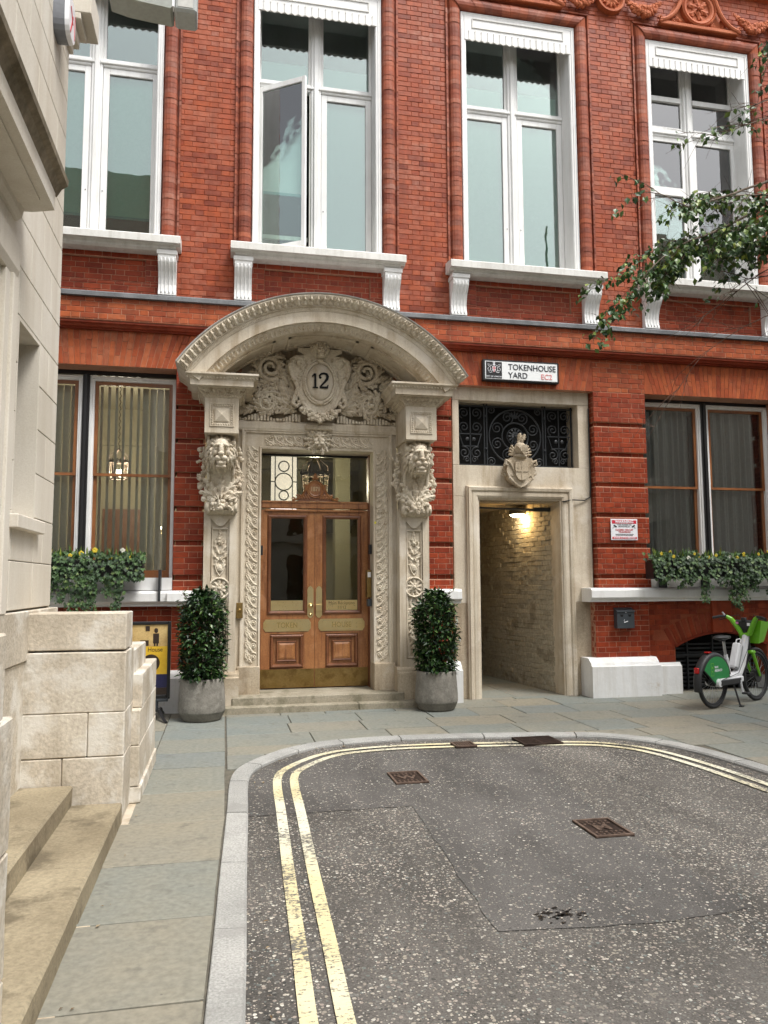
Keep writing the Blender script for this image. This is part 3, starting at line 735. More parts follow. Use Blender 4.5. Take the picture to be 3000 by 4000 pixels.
def upper_window(i, c):
    wdw = empty('window', bld); x0, x1 = c-.915, c+.915
    moulded(x0,x1,6.19,ZH,wdw,c)
    mb = MB()           # white casing with deep reveal
    pr = [(0,.06),(0,.01),(-.012,.005),(-.02,.012),(-.045,.012),(-.05,.022),(-.075,.022),(-.08,.035),(-.085,.035),(-.085,.42)]
    mb.frame(x0,x1,ZB-.05,ZH,pr); mb.build('casing', WHITE, wdw)
    # fascia box with sunk panel, beads and scalloped edge
    f0, f1 = x0+.06, x1-.06
    B('fascia', WHITE, wdw, f0,f1,.014,.042,ZF,ZH-.02)
    mb = MB(); mb.frame(f0+.13,f1-.13,ZF+.20,ZH-.10,[(0,.011),(0,.002),(.012,.002),(.012,.011)],closed=True); mb.build('fascia_panel', CREAM, wdw)
    mb = MB(); n = 17
    for k in range(n):
        x = f0+.07+(f1-f0-.14)*k/(n-1); mb.box(x-.003,x+.003,.006,.014,ZF+.01,ZF+.125); mb.box(x-.007,x+.007,.004,.013,ZF+.125,ZF+.14)
        if k < n-1:
            w2 = (f1-f0-.14)/(n-1); mb.add([(x,.008,ZF),(x+w2/2,.008,ZF-.026),(x+w2,.008,ZF),(x,.02,ZF),(x+w2/2,.02,ZF-.026),(x+w2,.02,ZF)],[(0,1,2),(5,4,3),(0,3,4,1),(1,4,5,2)])
    mb.build('fascia_beading', CREAM, wdw)
    # mullion, transom
    i0, i1 = x0+.085, x1-.085
    mb = MB(); mb.box(c-.075,c+.075,SY-.02,SY+.09,ZB,ZH,.012); mb.box(c-.035,c+.035,SY-.045,SY-.019,ZB,ZH,.01); mb.build('mullion', WHITE, wdw)
    tz = 8.80
    mb = MB(); mb.box(i0,c-.076,SY-.015,SY+.09,tz,tz+.125,.012); mb.box(c+.076,i1,SY-.015,SY+.09,tz,tz+.125,.012); mb.box(i0,c-.036,SY-.04,SY-.014,tz+.04,tz+.085,.008); mb.box(c+.036,i1,SY-.04,SY-.014,tz+.04,tz+.085,.008); mb.build('transom', WHITE, wdw)
    for s,(a,b) in enumerate(((i0,c-.075),(c+.075,i1))):
        # top light
        B('sash_stile', WHITE, wdw, a,a+.035,SY+.02,SY+.07,tz+.12,ZH-.03); B('sash_stile', WHITE, wdw, b-.035,b,SY+.02,SY+.07,tz+.12,ZH-.03)
        if i == 3:
            B('glazing_bar', WHITE, wdw, a+.035,b-.035,SY+.0,SY+.06,9.42,9.50); B('glazing_bar', WHITE, wdw, a+.035,b-.035,SY+.0,SY+.06,tz+.125,tz+.18)
        B('pane', GLASS_U, wdw, a+.035,b-.035,SY+.045,SY+.052,tz+.12,ZH-.03)
        # casement
        if i == 1 and s == 0:
            w = b-a; M = T(a,SY,0,rz=-radians(33))
            mb = MB(); q = .06
            mb.box(0,q,0,.05,ZB+.03,tz-.01,.006); mb.box(w-q,w,0,.05,ZB+.03,tz-.01,.006); mb.box(q,w-q,.001,.05,ZB+.03,ZB+.11,.006); mb.box(q,w-q,.001,.05,tz-.09,tz-.01,.006)
            mb.build('open_casement', WHITE, wdw, label='white casement swung open outwards').matrix_local = M; B('pane', GLASS_U, wdw, q-.002,w-q+.002,.022,.029,ZB+.1,tz-.08).matrix_local = M
            B('stay', CREAM, wdw, b-.02,b-.001,SY,SY+.05,ZB,tz)
        elif i == 3:
            mb = MB(); q = .055
            mb.box(a,a+q,SY,SY+.06,ZB,tz); mb.box(b-q,b,SY,SY+.06,ZB,tz); mb.box(a+q,b-q,SY+.001,SY+.06,ZB,ZB+.08); mb.box(a+q,b-q,SY+.001,SY+.06,tz-.07,tz); mb.box(a+q,b-q,SY-.012,SY+.06,7.82,7.95); mb.build('sash', WHITE, wdw, fix=False)
            B('pane', GLASS_U, wdw, a+q,b-q,SY+.03,SY+.037,7.95,tz-.07); B('pane', GLASS_U, wdw, a+q,b-q,SY+.03,SY+.037,ZB+.08,7.82)
        else:
            o, mb = sash(wdw,a+.004,b-.004,ZB+.02,tz-.005,SY,.085); mb.build('sash_frame', WHITE, o); B('pane', GLASS_U, o, a+.08,b-.08,SY+.028,SY+.035,ZB+.1,tz-.085)
            MB().ball((c+.11 if s else c-.11,SY-.004,7.0),.008,6,4).build('latch', IRON, o)
        # blinds: thin sheets with a bottom bar
        BL = BLIND_SKY if i == 1 else BLIND
        zb = {0:(6.72,6.72),1:(7.0,6.3),2:(6.25,6.25),3:(7.9,8.5)}[i][s]
        if not (i == 1 and s == 0):
            B('blind', BL, wdw, a+.03,b-.03,SY+.14,SY+.146,zb,tz-.02 if i != 2 else tz+.05); B('blind_bar', BLIND_T, wdw, a+.03,b-.03,SY+.132,SY+.150,zb-.035,zb+.001)
        else:
            B('blind', BL, wdw, a+.03,b-.03,SY+.24,SY+.246,7.35,tz-.02); B('blind_bar', BLIND_T, wdw, a+.03,b-.03,SY+.232,SY+.25,7.31,7.351); B('window_board', CREAM, wdw, a+.02,b-.02,SY+.2,SY+.24,6.62,6.68)
    if i in (1,2):
        for a,b in ((i0,c-.075),(c+.075,i1)): B('blind', BLIND_SKY if i == 1 else BLIND, wdw, a+.03,b-.03,SY+.14,SY+.146,tz+.07,9.3)  # sheets added to imitate the sky reflected in the top lights
    if i == 3:
        B('shelf', WOOD_S, wdw, i0,i1,SY+.2,SY+.5,tz+.17,tz+.21)
    # dim room behind
    mb = MB(); X0,X1,Y0,Y1,Z0,Z1 = x0-.3,x1+.3,.5,3.6,6.0,10.6
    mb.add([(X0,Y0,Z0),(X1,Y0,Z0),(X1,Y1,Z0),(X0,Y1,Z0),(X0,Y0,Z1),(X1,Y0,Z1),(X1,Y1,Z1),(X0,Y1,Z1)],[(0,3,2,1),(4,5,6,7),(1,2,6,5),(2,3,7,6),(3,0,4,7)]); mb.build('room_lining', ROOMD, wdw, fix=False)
    # sill with consoles
    sill = empty('window_sill', bld); a, b = c-1.20, c+1.20
    mb = MB(); mb.prism([(-.29,6.07),(-.29,6.16),(-.275,6.175),(.10,6.235),(.35,6.24),(.35,6.19),(.05,6.05),(-.20,6.05),(-.22,6.07)], a, b, 'x'); mb.build('sill_slab', CREAM, sill)
    mb = MB(); mb.prism([(-.20,6.052),(-.20,6.025),(-.16,6.0),(.02,6.0),(.02,6.052)], a+.06, b-.06, 'x'); mb.build('bed_mould', CREAM, sill)
    for s in (-1,1):
        x = c+s*1.03; con = empty('console', bld)
        B('cap', WHITE, con, x-.13,x+.13,-.215,.02,5.945,5.999); 
        pr = [(.02,5.945),(-.20,5.945),(-.205,5.90),(-.195,5.85),(-.165,5.80),(-.12,5.74),(-.09,5.66),(-.075,5.58),(-.085,5.50),(-.10,5.455),(-.10,5.435),(.02,5.435)]
        mb = MB().prism(pr, x-.115, x+.115, 'x'); mb.build('scroll_body', WHITE, con)
        for k in range(4):
            xx = x-.075+.05*k
            mb = MB(); mb.tube([(xx,y+.005,z) for y,z in pr[2:10]],.014,8); mb.build('flute', WHITE, con, smooth=True)
for i, c in enumerate(BC[:4]): upper_window(i, c)
# terracotta swags and pediments above the upper windows
def pediment(c):
    p = empty('terracotta_pediment', bld); z = 10.44
    mb = MB(); n = 14; pts = []
    for s in (-1,1):
        pa = []
        for k in range(n+1):
            t = k/n; pa.append((c+s*(.70-.42*t-.10*sin(pi*t)*.6), -.09, z+.03+.52*t**1.6))
        mb.tube(pa,.035,8); mb.tube([(c+s*.70+s*.03*cos(a*.8),-.10,z+.075+.045*sin(a*.8)-.03) for a in range(8)],.022,6)
    mb.box(c-.70,c+.70,-.10,.01,z-.03,z+.035,.01); mb.build('scroll_frame', TERRA, p, smooth=False)
    poly = [(c-.62,z+.02),(c+.62,z+.02),(c+.30,z+.5),(c-.30,z+.5)]
    MB().prism(poly,-.03,.01,'y').build('field', TERRA, p)
    mb = MB(); rg = random.Random(int(c*10))
    for k in range(14):
        s = -1 if k%2 else 1; mb.acan(c+s*rg.uniform(.2,.5), z+.05+rg.uniform(0,.06), rg.uniform(.3,2.8), rg.uniform(.09,.15), .09, -.03,.03,3, rg.uniform(-1,1))
    mb.build('foliage_relief', TERRA, p)
    cz = z+.33
    mb = MB(); mb.lathe([(.0,-.05),(.20,-.05),(.21,-.075),(.235,-.095),(.262,-.10),(.275,-.085),(.29,-.11),(.305,-.10),(.31,.0)],32,c=(c,0,cz),axis='y'); mb.build('medallion', TERRA, p, smooth=False)
    mb = MB()
    for k in range(6): mb.acan(c+.02*cos(k*pi/3+.5),cz+.02*sin(k*pi/3+.5),k*pi/3+.5,.17,.13,-.055,.035,2,.5)
    mb.ball((c,-.085,cz),.032,8,6); mb.build('flower', TERRA, p)
    return p
for c in (BC[2],BC[3],BC[1]): pediment(c)
def garland(x0,x1,z,sag):
    g = MB(); rg = random.Random(int(x0*77))
    for k in range(60):
        t = (k+.5)/60; x = x0+(x1-x0)*t; zz = z-sag*4*t*(1-t); r = .022+.055*sin(pi*t)
        for q in range(3): g.ball((x+rg.uniform(-.3,.3)*r,-.05-rg.uniform(.2,.9)*r,zz+rg.uniform(-.9,.9)*r),(r*.55,r*.45,r*.55),7,5,rough=.4,seed=k+q)
    o = g.build('garland', TERRA, bld)
for c in (2.755,5.805,8.855):
    garland(c-.88,c-.20,10.80,.24); garland(c+.20,c+.88,10.80,.24)
    mb = MB(); mb.lathe([(0,-.06),(.10,-.055),(.13,-.035),(.17,-.045),(.20,-.09),(.23,-.09),(.24,0)],28,c=(c,0,10.72),axis='y')
    for k in range(12): mb.acan(c,10.72,k*pi/6,.16,.06,-.05,.03,1)
    mb.build('rosette', TERRA, bld)
runx('upper_moulding', TERRA, [(-.12,11.15),(-.12,11.20),(-.06,11.23),(-.06,11.28),(.01,11.3),(.01,11.12)])

# ---------------------------------------------------------------- ground floor windows
def sash_window(c, x0, x1, curtains):
    w = empty('window', bld); Y = .30; zt, zb = 4.40, 1.66
    B('lintel_plate', BLACK, w, x0,x1,Y-.02,Y+.1,zt,4.50)
    mb = MB(); mb.box(c-.045,c+.045,Y-.06,Y+.1,zb,zt,.008); mb.box(c-.022,c+.022,Y-.085,Y-.058,zb,zt,.006); mb.build('mullion', BLACK, w)
    for a,b in ((x0,c-.045),(c+.045,x1)):
        mb = MB(); f = .06
        mb.frame(a+f,b-f,zb,zt-.075,[(f,Y),(f,Y-.03),(.03,Y-.03),(.024,Y-.012),(.006,Y-.012),(0,Y+.005),(0,Y+.08)]); mb.build('frame', WHITE, w)
        a2, b2 = a+f, b-f; q = .045; mz = 3.07
        for z0,z1,yy,nm in ((mz-.02,zt-.075,Y+.012,'upper_sash'),(zb+.04,mz+.016,Y+.05,'lower_sash')):
            s = w; mb = MB(); mb.box(a2,a2+q,yy,yy+.036,z0,z1); mb.box(b2-q,b2,yy,yy+.036,z0,z1); mb.box(a2+q,b2-q,yy+.001,yy+.036,z0,z0+(.036 if nm[0]=='u' else .10)); mb.box(a2+q,b2-q,yy+.001,yy+.036,z1-(.045 if nm[0]=='u' else .03),z1)
            mb.build('sash_frame', WOOD_S, s, fix=False); B('pane', GLASS, s, a2+q,b2-q,yy+.016,yy+.021,z0+.03,z1-.03)
        B('stool', WHITE, w, a,b,Y-.03,Y+.12,zb-.02,zb+.04)
        if curtains:
            mb = MB(); n = 160; V = []
            for i in range(n+1):
                t = i/n; V += [(a2+(b2-a2)*t, Y+.2+.045*sin(t*46+sin(t*9)*1.2)+.012*sin(t*121), z) for z in (zb,zt)]
            mb.add(V,[[2*i,2*i+2,2*i+3,2*i+1] for i in range(n)]); mb.build('curtain', CURT, w, smooth=True, fix=False)
        else:
            n = 10
            for i in range(n):
                x = a2+.06+(b2-a2-.04)*i/n
                wv_ = .035 if x < b2-.42 else .085
                MB().box(-wv_/2,wv_/2,-.001,.001,zb+.05,zt-.1).build('blind_slat', SLAT, w, fix=False).matrix_local = T(x,Y+.20,0,rz=.25)
    return w
sash_window(BC[0],-2.99,-.655,False)
sash_window(BC[3],6.185,8.475,True)
# white ledges
def ledge(x0,x1,y,ret=None):
    pr = [(y+.06,1.335),(y+.055,1.365),(y+.02,1.38),(y,1.40),(y,1.50),(y+.03,1.53),(.3,1.54),(.3,1.335)]
    o = MB().prism(pr,x0,x1,'x').build('ledge', WHITE, bld); return o
ledge(-3.3,-.70,-.13); ledge(-.70,-.262,-.20); ledge(2.745,3.20,-.20); ledge(5.12,6.20,-.20); ledge(6.20,9.2,-.13)
B('sill_block', WHITE, bld, -2.99,-.655,.02,.32,1.541,1.70); B('sill_block', CREAM, bld, 6.185,8.475,.02,.32,1.541,1.67)
B('side_panel', BR_LO, bld, -.656,-.649,.04,.3,1.55,4.46)
# plinths
def plinth(x0,x1,y,ztop,zcap,rough=True):
    mb = MB(); mb.prism([(y,0),(y,ztop),(y+.03,ztop+.012),(y+.05,ztop+.05),(y+.12,zcap),(.3,zcap),(.3,0)],x0,x1,'x'); return mb.build('plinth', WHITE2, bld)
plinth(5.08,6.14,-.24,.43,.54); plinth(6.14,6.55,-.12,.40,.43); plinth(8.11,9.2,-.12,.40,.43); plinth(-.70,-.29,-.18,.43,.52); plinth(-3.35,-.70,-.08,.42,.47); plinth(2.78,3.20,-.20,.43,.54)
# interiors lit by their own lamps
def room(name, mat, X0,X1,Y0,Y1,Z0,Z1, parent=bld, front=False):
    V = [(X0,Y0,Z0),(X1,Y0,Z0),(X1,Y1,Z0),(X0,Y1,Z0),(X0,Y0,Z1),(X1,Y0,Z1),(X1,Y1,Z1),(X0,Y1,Z1)]
    return MB().add(V,[(0,3,2,1),(4,5,6,7),(1,2,6,5),(2,3,7,6),(3,0,4,7)]).build(name, mat, parent, fix=False)
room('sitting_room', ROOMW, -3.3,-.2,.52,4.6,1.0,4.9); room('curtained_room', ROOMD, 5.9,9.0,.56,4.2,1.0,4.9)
B('room_doorway', WOOD_D, bld, -2.2,-1.5,4.5,4.58,1.0,3.0); B('wall_cabinet', WOOD_D, bld, -1.1,-.4,4.2,4.58,1.0,2.8)
B('dado_moulding', ROOMW, bld, -3.29,-.21,4.52,4.59,4.2,4.3)
B('roof_slab', LEAD, bld, XL,9.225,.02,5,ZT,ZT+.2); B('end_wall', MO_UP, bld, XL-.02,XL,.05,5,0,ZT); B('rear_wall', MO_UP, bld, XL,9.225,7.4,7.6,-.1,ZT)
# ---------------------------------------------------------------- stone porch
DX = 1.24
por = tag(empty('stone_porch'), 'cream carved stone porch with arched hood, lion heads and number 12', 'porch')
def PB(name, mat, *a, **k): return MB().box(*a, **k).build(name, mat, por, fix=False)
# jamb wall with the opening (x .48..2.0, to z 3.43)
HX = .765
for s in (-1,1):
    a, b = sorted((DX+s*HX, DX+s*1.10)); PB('jamb_wall', STONE, a,b,.0,.55,.14,3.46); 
PB('head_wall', STONE, DX-1.10,DX+1.10,.0,.55,3.461,3.80)
mb = MB(); mb.frame(DX-HX,DX+HX,.2,3.43,[(-.001,.4),(-.001,-.012),(.022,-.018),(.03,-.002)]); mb.frame(DX-HX-.21,DX+HX+.21,.2,3.64,[(0,.005),(0,-.025),(.02,-.025),(.03,-.04),(.05,-.04),(.05,.01)]); mb.build('door_architrave', STONE, por)
# carved band: running scroll and leaf
def unit(mb, M, k):
    mb.lathe([(.014,.0),(.024,-.008),(.029,-.010),(.034,-.006),(.039,.002)],12,c=(0,0,0),axis='y',M=M@T(-.035,0,.0)); mb.ball((-.035,-.008,0),.018,6,4,M=M)
    mb.acan(-.02,-.07,.75,.20,.075,.0,.020,4,.8,M=M); mb.acan(.075,.03,-1.9,.13,.065,.0,.018,3,-.6,M=M); mb.acan(-.075,.05,.1,.11,.055,0,.016,3,.9,M=M); mb.acan(.07,.075,3.6,.09,.05,0,.014,2,.5,M=M)
for s in (-1,1):
    mb = MB(); n = 19; z0, z1 = .58, 3.42
    for k in range(n):
        M = T(DX+s*(HX+.118),-.002,z0+(z1-z0)*(k+.5)/n) @ Matrix.Diagonal((s,1,1,1)); unit(mb,M,k)
    mb.build('carved_jamb', CARVE, por)
mb = MB(); n = 11
for k in range(n): unit(mb, T(DX-HX+.05+(2*HX-.1)*(k+.5)/n,-.002,3.54,ry=pi/2) , k)
mb.build('carved_head', CARVE, por)
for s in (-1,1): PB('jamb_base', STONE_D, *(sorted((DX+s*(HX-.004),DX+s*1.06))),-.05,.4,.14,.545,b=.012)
# pilasters with sunk carved panels
def pilaster(x0,x1,s):
    p = empty('pilaster', por); y = -.20; c = (x0+x1)/2; w = (x1-x0)/2
    mb = MB(); z0, z1 = .50, 2.62; px, pz0, pz1 = w-.09, .60, 2.46
    mb.box(x0,c-px,y,.2,z0,z1); mb.box(c+px,x1,y,.2,z0,z1); mb.box(c-px,c+px,y,.2,z0,pz0); mb.box(c-px,c+px,y+.045,.2,pz0,z1)
    top = [(c-px,z1)]+[(c-px+2*px*t/10, pz1-.10*sin(pi*t/10)+.0) for t in range(11)]+[(c+px,z1)]
    mb.prism(top,y,y+.05,'y'); mb.build('shaft', STONE, p)
    mb = MB(); mb.frame(c-px+.025,c+px-.025,pz0+.03,pz1-.14,[(0,y+.044),(0,y+.02),(.012,y+.014),(.022,y+.03),(.022,y+.045)],closed=True); mb.build('panel_bead', STONE, p)
    mb = MB(); Y = y+.046; h = .032
    for sg_ in (-1,1):
        for z_,L_,a_ in ((2.0,.20,.9),(1.92,.16,.5),(2.12,.13,1.2),(1.78,.16,.9),(1.18,.18,-.9),(1.05,.20,-1.0),(.9,.18,-1.2),(1.30,.14,-.5),(.78,.14,-1.2)):
            mb.acan(c+sg_*.008, z_, a_ if sg_>0 else pi-a_, L_, .085, Y, h, 3, (.7 if a_>0 else -.7)*sg_)
        mb.tube([(c+sg_*.055*sin(t*pi/8),Y-.015,1.72+t*.03) for t in range(9)],.010,5); mb.tube([(c+sg_*.055*sin(t*pi/8),Y-.015,1.24+t*.025) for t in range(9)],.010,5)
    for z_ in (2.20,2.16,2.16): mb.ball((c+random.uniform(-.025,.025),Y-.02,z_),.022,7,5)
    mb.ball((c,Y-.01,1.82),(.035,.03,.05),8,6); mb.acan(c,2.2,pi/2,.13,.07,Y,h,3); mb.ball((c,Y-.012,.86),(.03,.03,.045),8,6); mb.ball((c,Y-.012,1.12),(.035,.03,.05),8,6)
    mb.build('carved_foliage', CARVE, p)
    mb = MB(); mb.lathe([(.105,.03),(.115,-.005),(.128,-.018),(.142,-.010),(.147,.02)],28,c=(c,y+.02,1.56),axis='y')
    for k in range(9): mb.acan(c+.015*cos(k*.698),1.56+.015*sin(k*.698),k*.698,.10,.085,y+.035,.03,2,.5)
    mb.ball((c,y+.005,1.56),.026,8,6); mb.build('rosette', CARVE, p)
    mb = MB(); pr = [(y,.50),(y-.02,.485),(y-.05,.47),(y-.055,.44),(y-.08,.425),(y-.08,.085),(.2,.085),(.2,.50)]
    mb.prism(pr,x0-.05,x1+.05,'x'); mb.build('pedestal', STONE_D, p)
PX = ((-.26,.155),(2.325,2.74))
for q,(a,b) in enumerate(PX): pilaster(a,b,q)
# lion consoles
def lion_mesh():
    mb = MB(); rg = random.Random(21)
    def bl(c, r, **k): mb.ball(c, r, 12, 8, **k)
    bl((0,-.09,.02),(.118,.14,.165)); bl((0,-.165,.075),(.095,.085,.085))             # skull, forehead
    for s in (-1,1):
        bl((s*.055,-.235,.062),(.05,.035,.022),R=Matrix.Rotation(s*.35,3,'Y'))      # brow
        bl((s*.075,-.19,-.015),(.036,.045,.05)); bl((s*.038,-.255,-.105),(.040,.05,.036))  # cheek, muzzle pad
        bl((s*.064,-.232,.022),(.018,.014,.014)); bl((s*.150,-.09,.115),(.035,.03,.04))     # eye, ear
    bl((0,-.25,-.01),(.034,.045,.095)); bl((0,-.295,-.052),(.040,.028,.022)); bl((0,-.235,-.165),(.052,.05,.030)); bl((0,-.20,-.195),(.045,.05,.03))   # nose, chin
    mb.box(-.062,.062,-.25,-.08,-.225,-.19,.01)
    for ring,(n,r0,L,yy,rad) in enumerate(((17,.118,.085,-.13,.022),(19,.140,.095,-.07,.026),(19,.150,.105,-.01,.030))):
        for k in range(n):
            a = -pi/2+.45+(2*pi-.9)*k/(n-1)+rg.uniform(-.06,.06); a2 = a+rg.uniform(-.15,.15)+(.25 if cos(a)<0 else -.25)*(1 if sin(a)<.5 else 0)
            P = []
            for t in range(5):
                u = t/4; rr = r0+L*u*(.75+.25*rg.random()); an = a+(a2-a)*u
                P.append((cos(an)*rr*.86, yy-.045*sin(pi*u)+.03*u, sin(an)*rr*1.02+.01-.05*u*u*(abs(cos(a)))))
            mb.tube(P,[rad*.8,rad,rad*.95,rad*.7,rad*.2],7)
    me = remesh(mb,.0055,0,'lion_head'); return me
LION = lion_mesh()
def bunch(mb, rg, c, r, n):
    for k in range(n):
        a = rg.uniform(0,2*pi); q = r*rg.random()**.5; kind = rg.random(); p = (c[0]+cos(a)*q, c[1]-rg.uniform(0,r*.6), c[2]+sin(a)*q); s = rg.uniform(.022,.036)
        if kind < .45: mb.ball(p,s,8,6)
        elif kind < .75:
            for m in range(5): mb.ball((p[0]+s*.75*cos(m*1.257),p[1]-s*.15,p[2]+s*.75*sin(m*1.257)),(s*.55,s*.4,s*.55),6,4)
            mb.ball((p[0],p[1]-s*.5,p[2]),s*.35,6,4)
        else: mb.acan(p[0],p[2],rg.uniform(0,6.28),s*2.6,s*2,p[1],s,2,rg.uniform(-1,1))
def lion_console(c):
    o = empty('lion_console', por)
    # S-scroll body, deep at the top
    pr = [(.05,3.50),(-.42,3.50),(-.43,3.38),(-.38,3.2),(-.31,3.02),(-.27,2.86),(-.27,2.74),(-.30,2.64),(-.31,2.56),(-.27,2.52),(-.18,2.50),(.05,2.50)]
    mb = MB().prism(pr,c-.175,c+.175,'x'); mb.build('scroll_body', CARVE, o)
    for s in (-1,1):
        mb = MB(); mb.tube([(c+s*.155,y-.006,z) for y,z in pr[1:10]],.024,8); mb.lathe([(0,-.02),(.05,-.02),(.075,0),(.075,.03),(0,.03)],16,c=(c+s*.18,-.27,2.60),axis='x'); mb.build('scroll_rim', CARVE, o, smooth=True)
    put('lion_head', LION, CARVE, o, loc=(c,-.40,3.285))
    mb = MB()
    for dx,a,L_,bd in ((0,pi/2,.36,0),(-.03,pi/2+.35,.33,.5),(.03,pi/2-.35,.33,-.5),(-.05,pi/2+.75,.25,.8),(.05,pi/2-.75,.25,-.8)): mb.acan(c+dx,2.70,a,L_,.13,-.285,.05,4,bd)
    mb.build('acanthus', CARVE, o)
    mb = MB(); rg = random.Random(int(c*50)+3)
    for k in range(15):
        t = -1+2*k/14; x = c+t*.265; z = 2.62+.36*abs(t)**2.4; r = .085 if abs(t)<.8 else .06
        bunch(mb, rg, (x,-.33+.16*abs(t)**2,z), r*.8, 5)
    for s in (-1,1):
        for k in range(9): bunch(mb, rg, (c+s*(.235+.02*sin(k)), -.16, 2.95+k*.05), .035 if k%3 else .05, 2)
        mb.tube([(c+s*.225,-.16,2.95+k*.05) for k in range(10)],.018,6)
    mb.build('fruit_swag', CARVE, o)
    # bearing block with faceted boss, moulded cap
    x0,x1,y = c-.21,c+.21,-.63
    B('bearing_block', STONE, o, x0,x1,y,.05,3.50,3.95,b=.004)
    cz = 3.73
    mb = MB(); mb.frame(c-.10,c+.10,cz-.10,cz+.10,[(0,y-.002),(.03,y-.004),(.036,y-.013),(.046,y-.013),(.052,y-.002)],closed=True)
    for k in range(9):
        for sg_ in (-1,1): mb.ball((c-.12+.03*k,y-.01,cz+sg_*.121),.011,6,4); mb.ball((c+sg_*.121,y-.01,cz-.12+.03*k),.011,6,4)
    q = .085; mb.add([(c-q,y-.012,cz-q),(c+q,y-.012,cz-q),(c+q,y-.012,cz+q),(c-q,y-.012,cz+q),(c,y-.040,cz),(c-q,y,cz-q),(c+q,y,cz-q),(c+q,y,cz+q),(c-q,y,cz+q)],[(0,1,4),(1,2,4),(2,3,4),(3,0,4),(0,5,6,1),(1,6,7,2),(2,7,8,3),(3,8,5,0)])
    mb.build('faceted_boss', STONE, o)
    def capring(name, rows, mat):
        mb = MB(); V = []; F = []
        for e, z in rows:    # e: projection beyond the block on three sides
            V += [(x0-e,.05,z),(x0-e,y-e,z),(x1+e,y-e,z),(x1+e,.05,z)]
        for i in range(len(rows)-1):
            for j in range(3): F.append([i*4+j,i*4+j+1,i*4+5+j,i*4+4+j])
        F += [[0,1,2,3],[len(V)-4,len(V)-3,len(V)-2,len(V)-1]]
        return mb.add(V,F).build(name, mat, o)
    capring('bed_moulding', [(0,3.945),(.012,3.955),(.030,3.985),(.034,3.995),(.045,3.997),(.05,4.005),(.072,4.02),(.085,4.045),(.09,4.055)], CARVE)
    capring('corona', [(.155,4.055),(.155,4.062),(.175,4.062),(.175,4.135)], STONE)
    capring('crown_moulding', [(.18,4.135),(.185,4.15),(.205,4.17),(.23,4.185),(.235,4.19),(.235,4.212),(.0,4.222)], STONE)
    mb = MB()
    for k in range(5):
        M = T(x0-.045+(x1-x0+.09)*(k+.5)/5, y-.070, 4.022, rx=.5); mb.ball((0,0,0),(.026,.016,.030),8,6,M=M); mb.lathe([(.034,.004),(.040,-.006),(.045,.004)],12,axis='y',M=M); mb.box(-.004,.004,-.012,.006,-.028,.028,M=M@T(.055))
    for s in (-1,1):
        for k in range(6):
            M = T((x0 if s<0 else x1)+s*.070, y+.06+k*.105, 4.022, rz=s*pi/2*-1 if s<0 else pi/2) @ T(rx=.5); mb.ball((0,0,0),(.026,.016,.030),6,5,M=M)
    for k in range(14): mb.ball((x0-.02+(x1-x0+.04)*k/13,y-.022,3.972),(.012,.012,.016),5,4)
    for k in range(22): mb.ball((x0-.21+(x1-x0+.42)*k/21,y-.196,4.158),(.014,.012,.014),5,4)
    mb.build('egg_and_dart', CARVE, o)
for a,b in PX: lion_console((a+b)/2)
# segmental hood
HR, HZ = 2.227, 3.053; TH = radians(56)
def arcsweep(prof, n=48, t0=-TH, t1=TH, closed=False):
    mb = MB(); m = len(prof); V = []; F = []
    for k in range(n+1):
        a = t0+(t1-t0)*k/n
        for r, y in prof: V.append((DX+sin(a)*r, y, HZ+cos(a)*r))
    for k in range(n):
        for j in range(m if closed else m-1):
            q = (j+1)%m; F.append([k*m+j,k*m+q,k*m+m+q,k*m+m+j])
    if closed: F += [list(range(m)),[n*m+j for j in range(m)][::-1]]
    return mb.add(V,F)
hood = empty('arched_hood', por)
full = [(HR-.012,.05),(HR-.012,-.955),(HR-.035,-.96),(HR-.06,-.945),(HR-.10,-.90),(HR-.135,-.885),(HR-.15,-.885),(HR-.152,-.865),(HR-.195,-.85),(HR-.20,-.845),(HR-.20,-.84),(HR-.335,-.832),(HR-.338,-.80),(HR-.36,-.79),(HR-.40,-.745),(HR-.425,-.725),(HR-.43,-.70),(HR-.43,.05)]
arcsweep(full,56,closed=True).build('arch_body', STONE, hood)
arcsweep([(HR-.012,.05),(HR-.012,-.97),(HR,-.975),(HR+.006,-.96),(HR+.006,.05)],56,closed=True).build('lead_capping', LEADP, hood)
mb = MB(); n = 50        # leaves along the crown moulding
for k in range(n):
    a = -TH+2*TH*(k+.5)/n; M = T(DX,0,HZ,ry=a) @ T(0,-.925,HR-.085) @ T(rx=.62); mb.acan(0,.062,-pi/2,.125,.098,.006,.034,2,M=M); mb.acan(.042,.058,-pi/2,.11,.04,.006,.018,1,M=M)
n = 170
for k in range(n):
    a = -TH+2*TH*(k+.5)/n; mb.ball((DX+sin(a)*(HR-.175),-.853,HZ+cos(a)*(HR-.175)),(.010,.009,.013),5,4)
mb.build('leaf_moulding', CARVE, hood)
mb = MB(); n = 58        # inner leaf band
for k in range(n):
    a = -TH+2*TH*(k+.5)/n; M = T(DX,0,HZ,ry=a) @ T(0,-.762,HR-.385) @ T(rx=.75); mb.acan(0,-.045,pi/2,.09,.056,.004,.022,2,M=M)
mb.build('leaf_band', CARVE, hood)
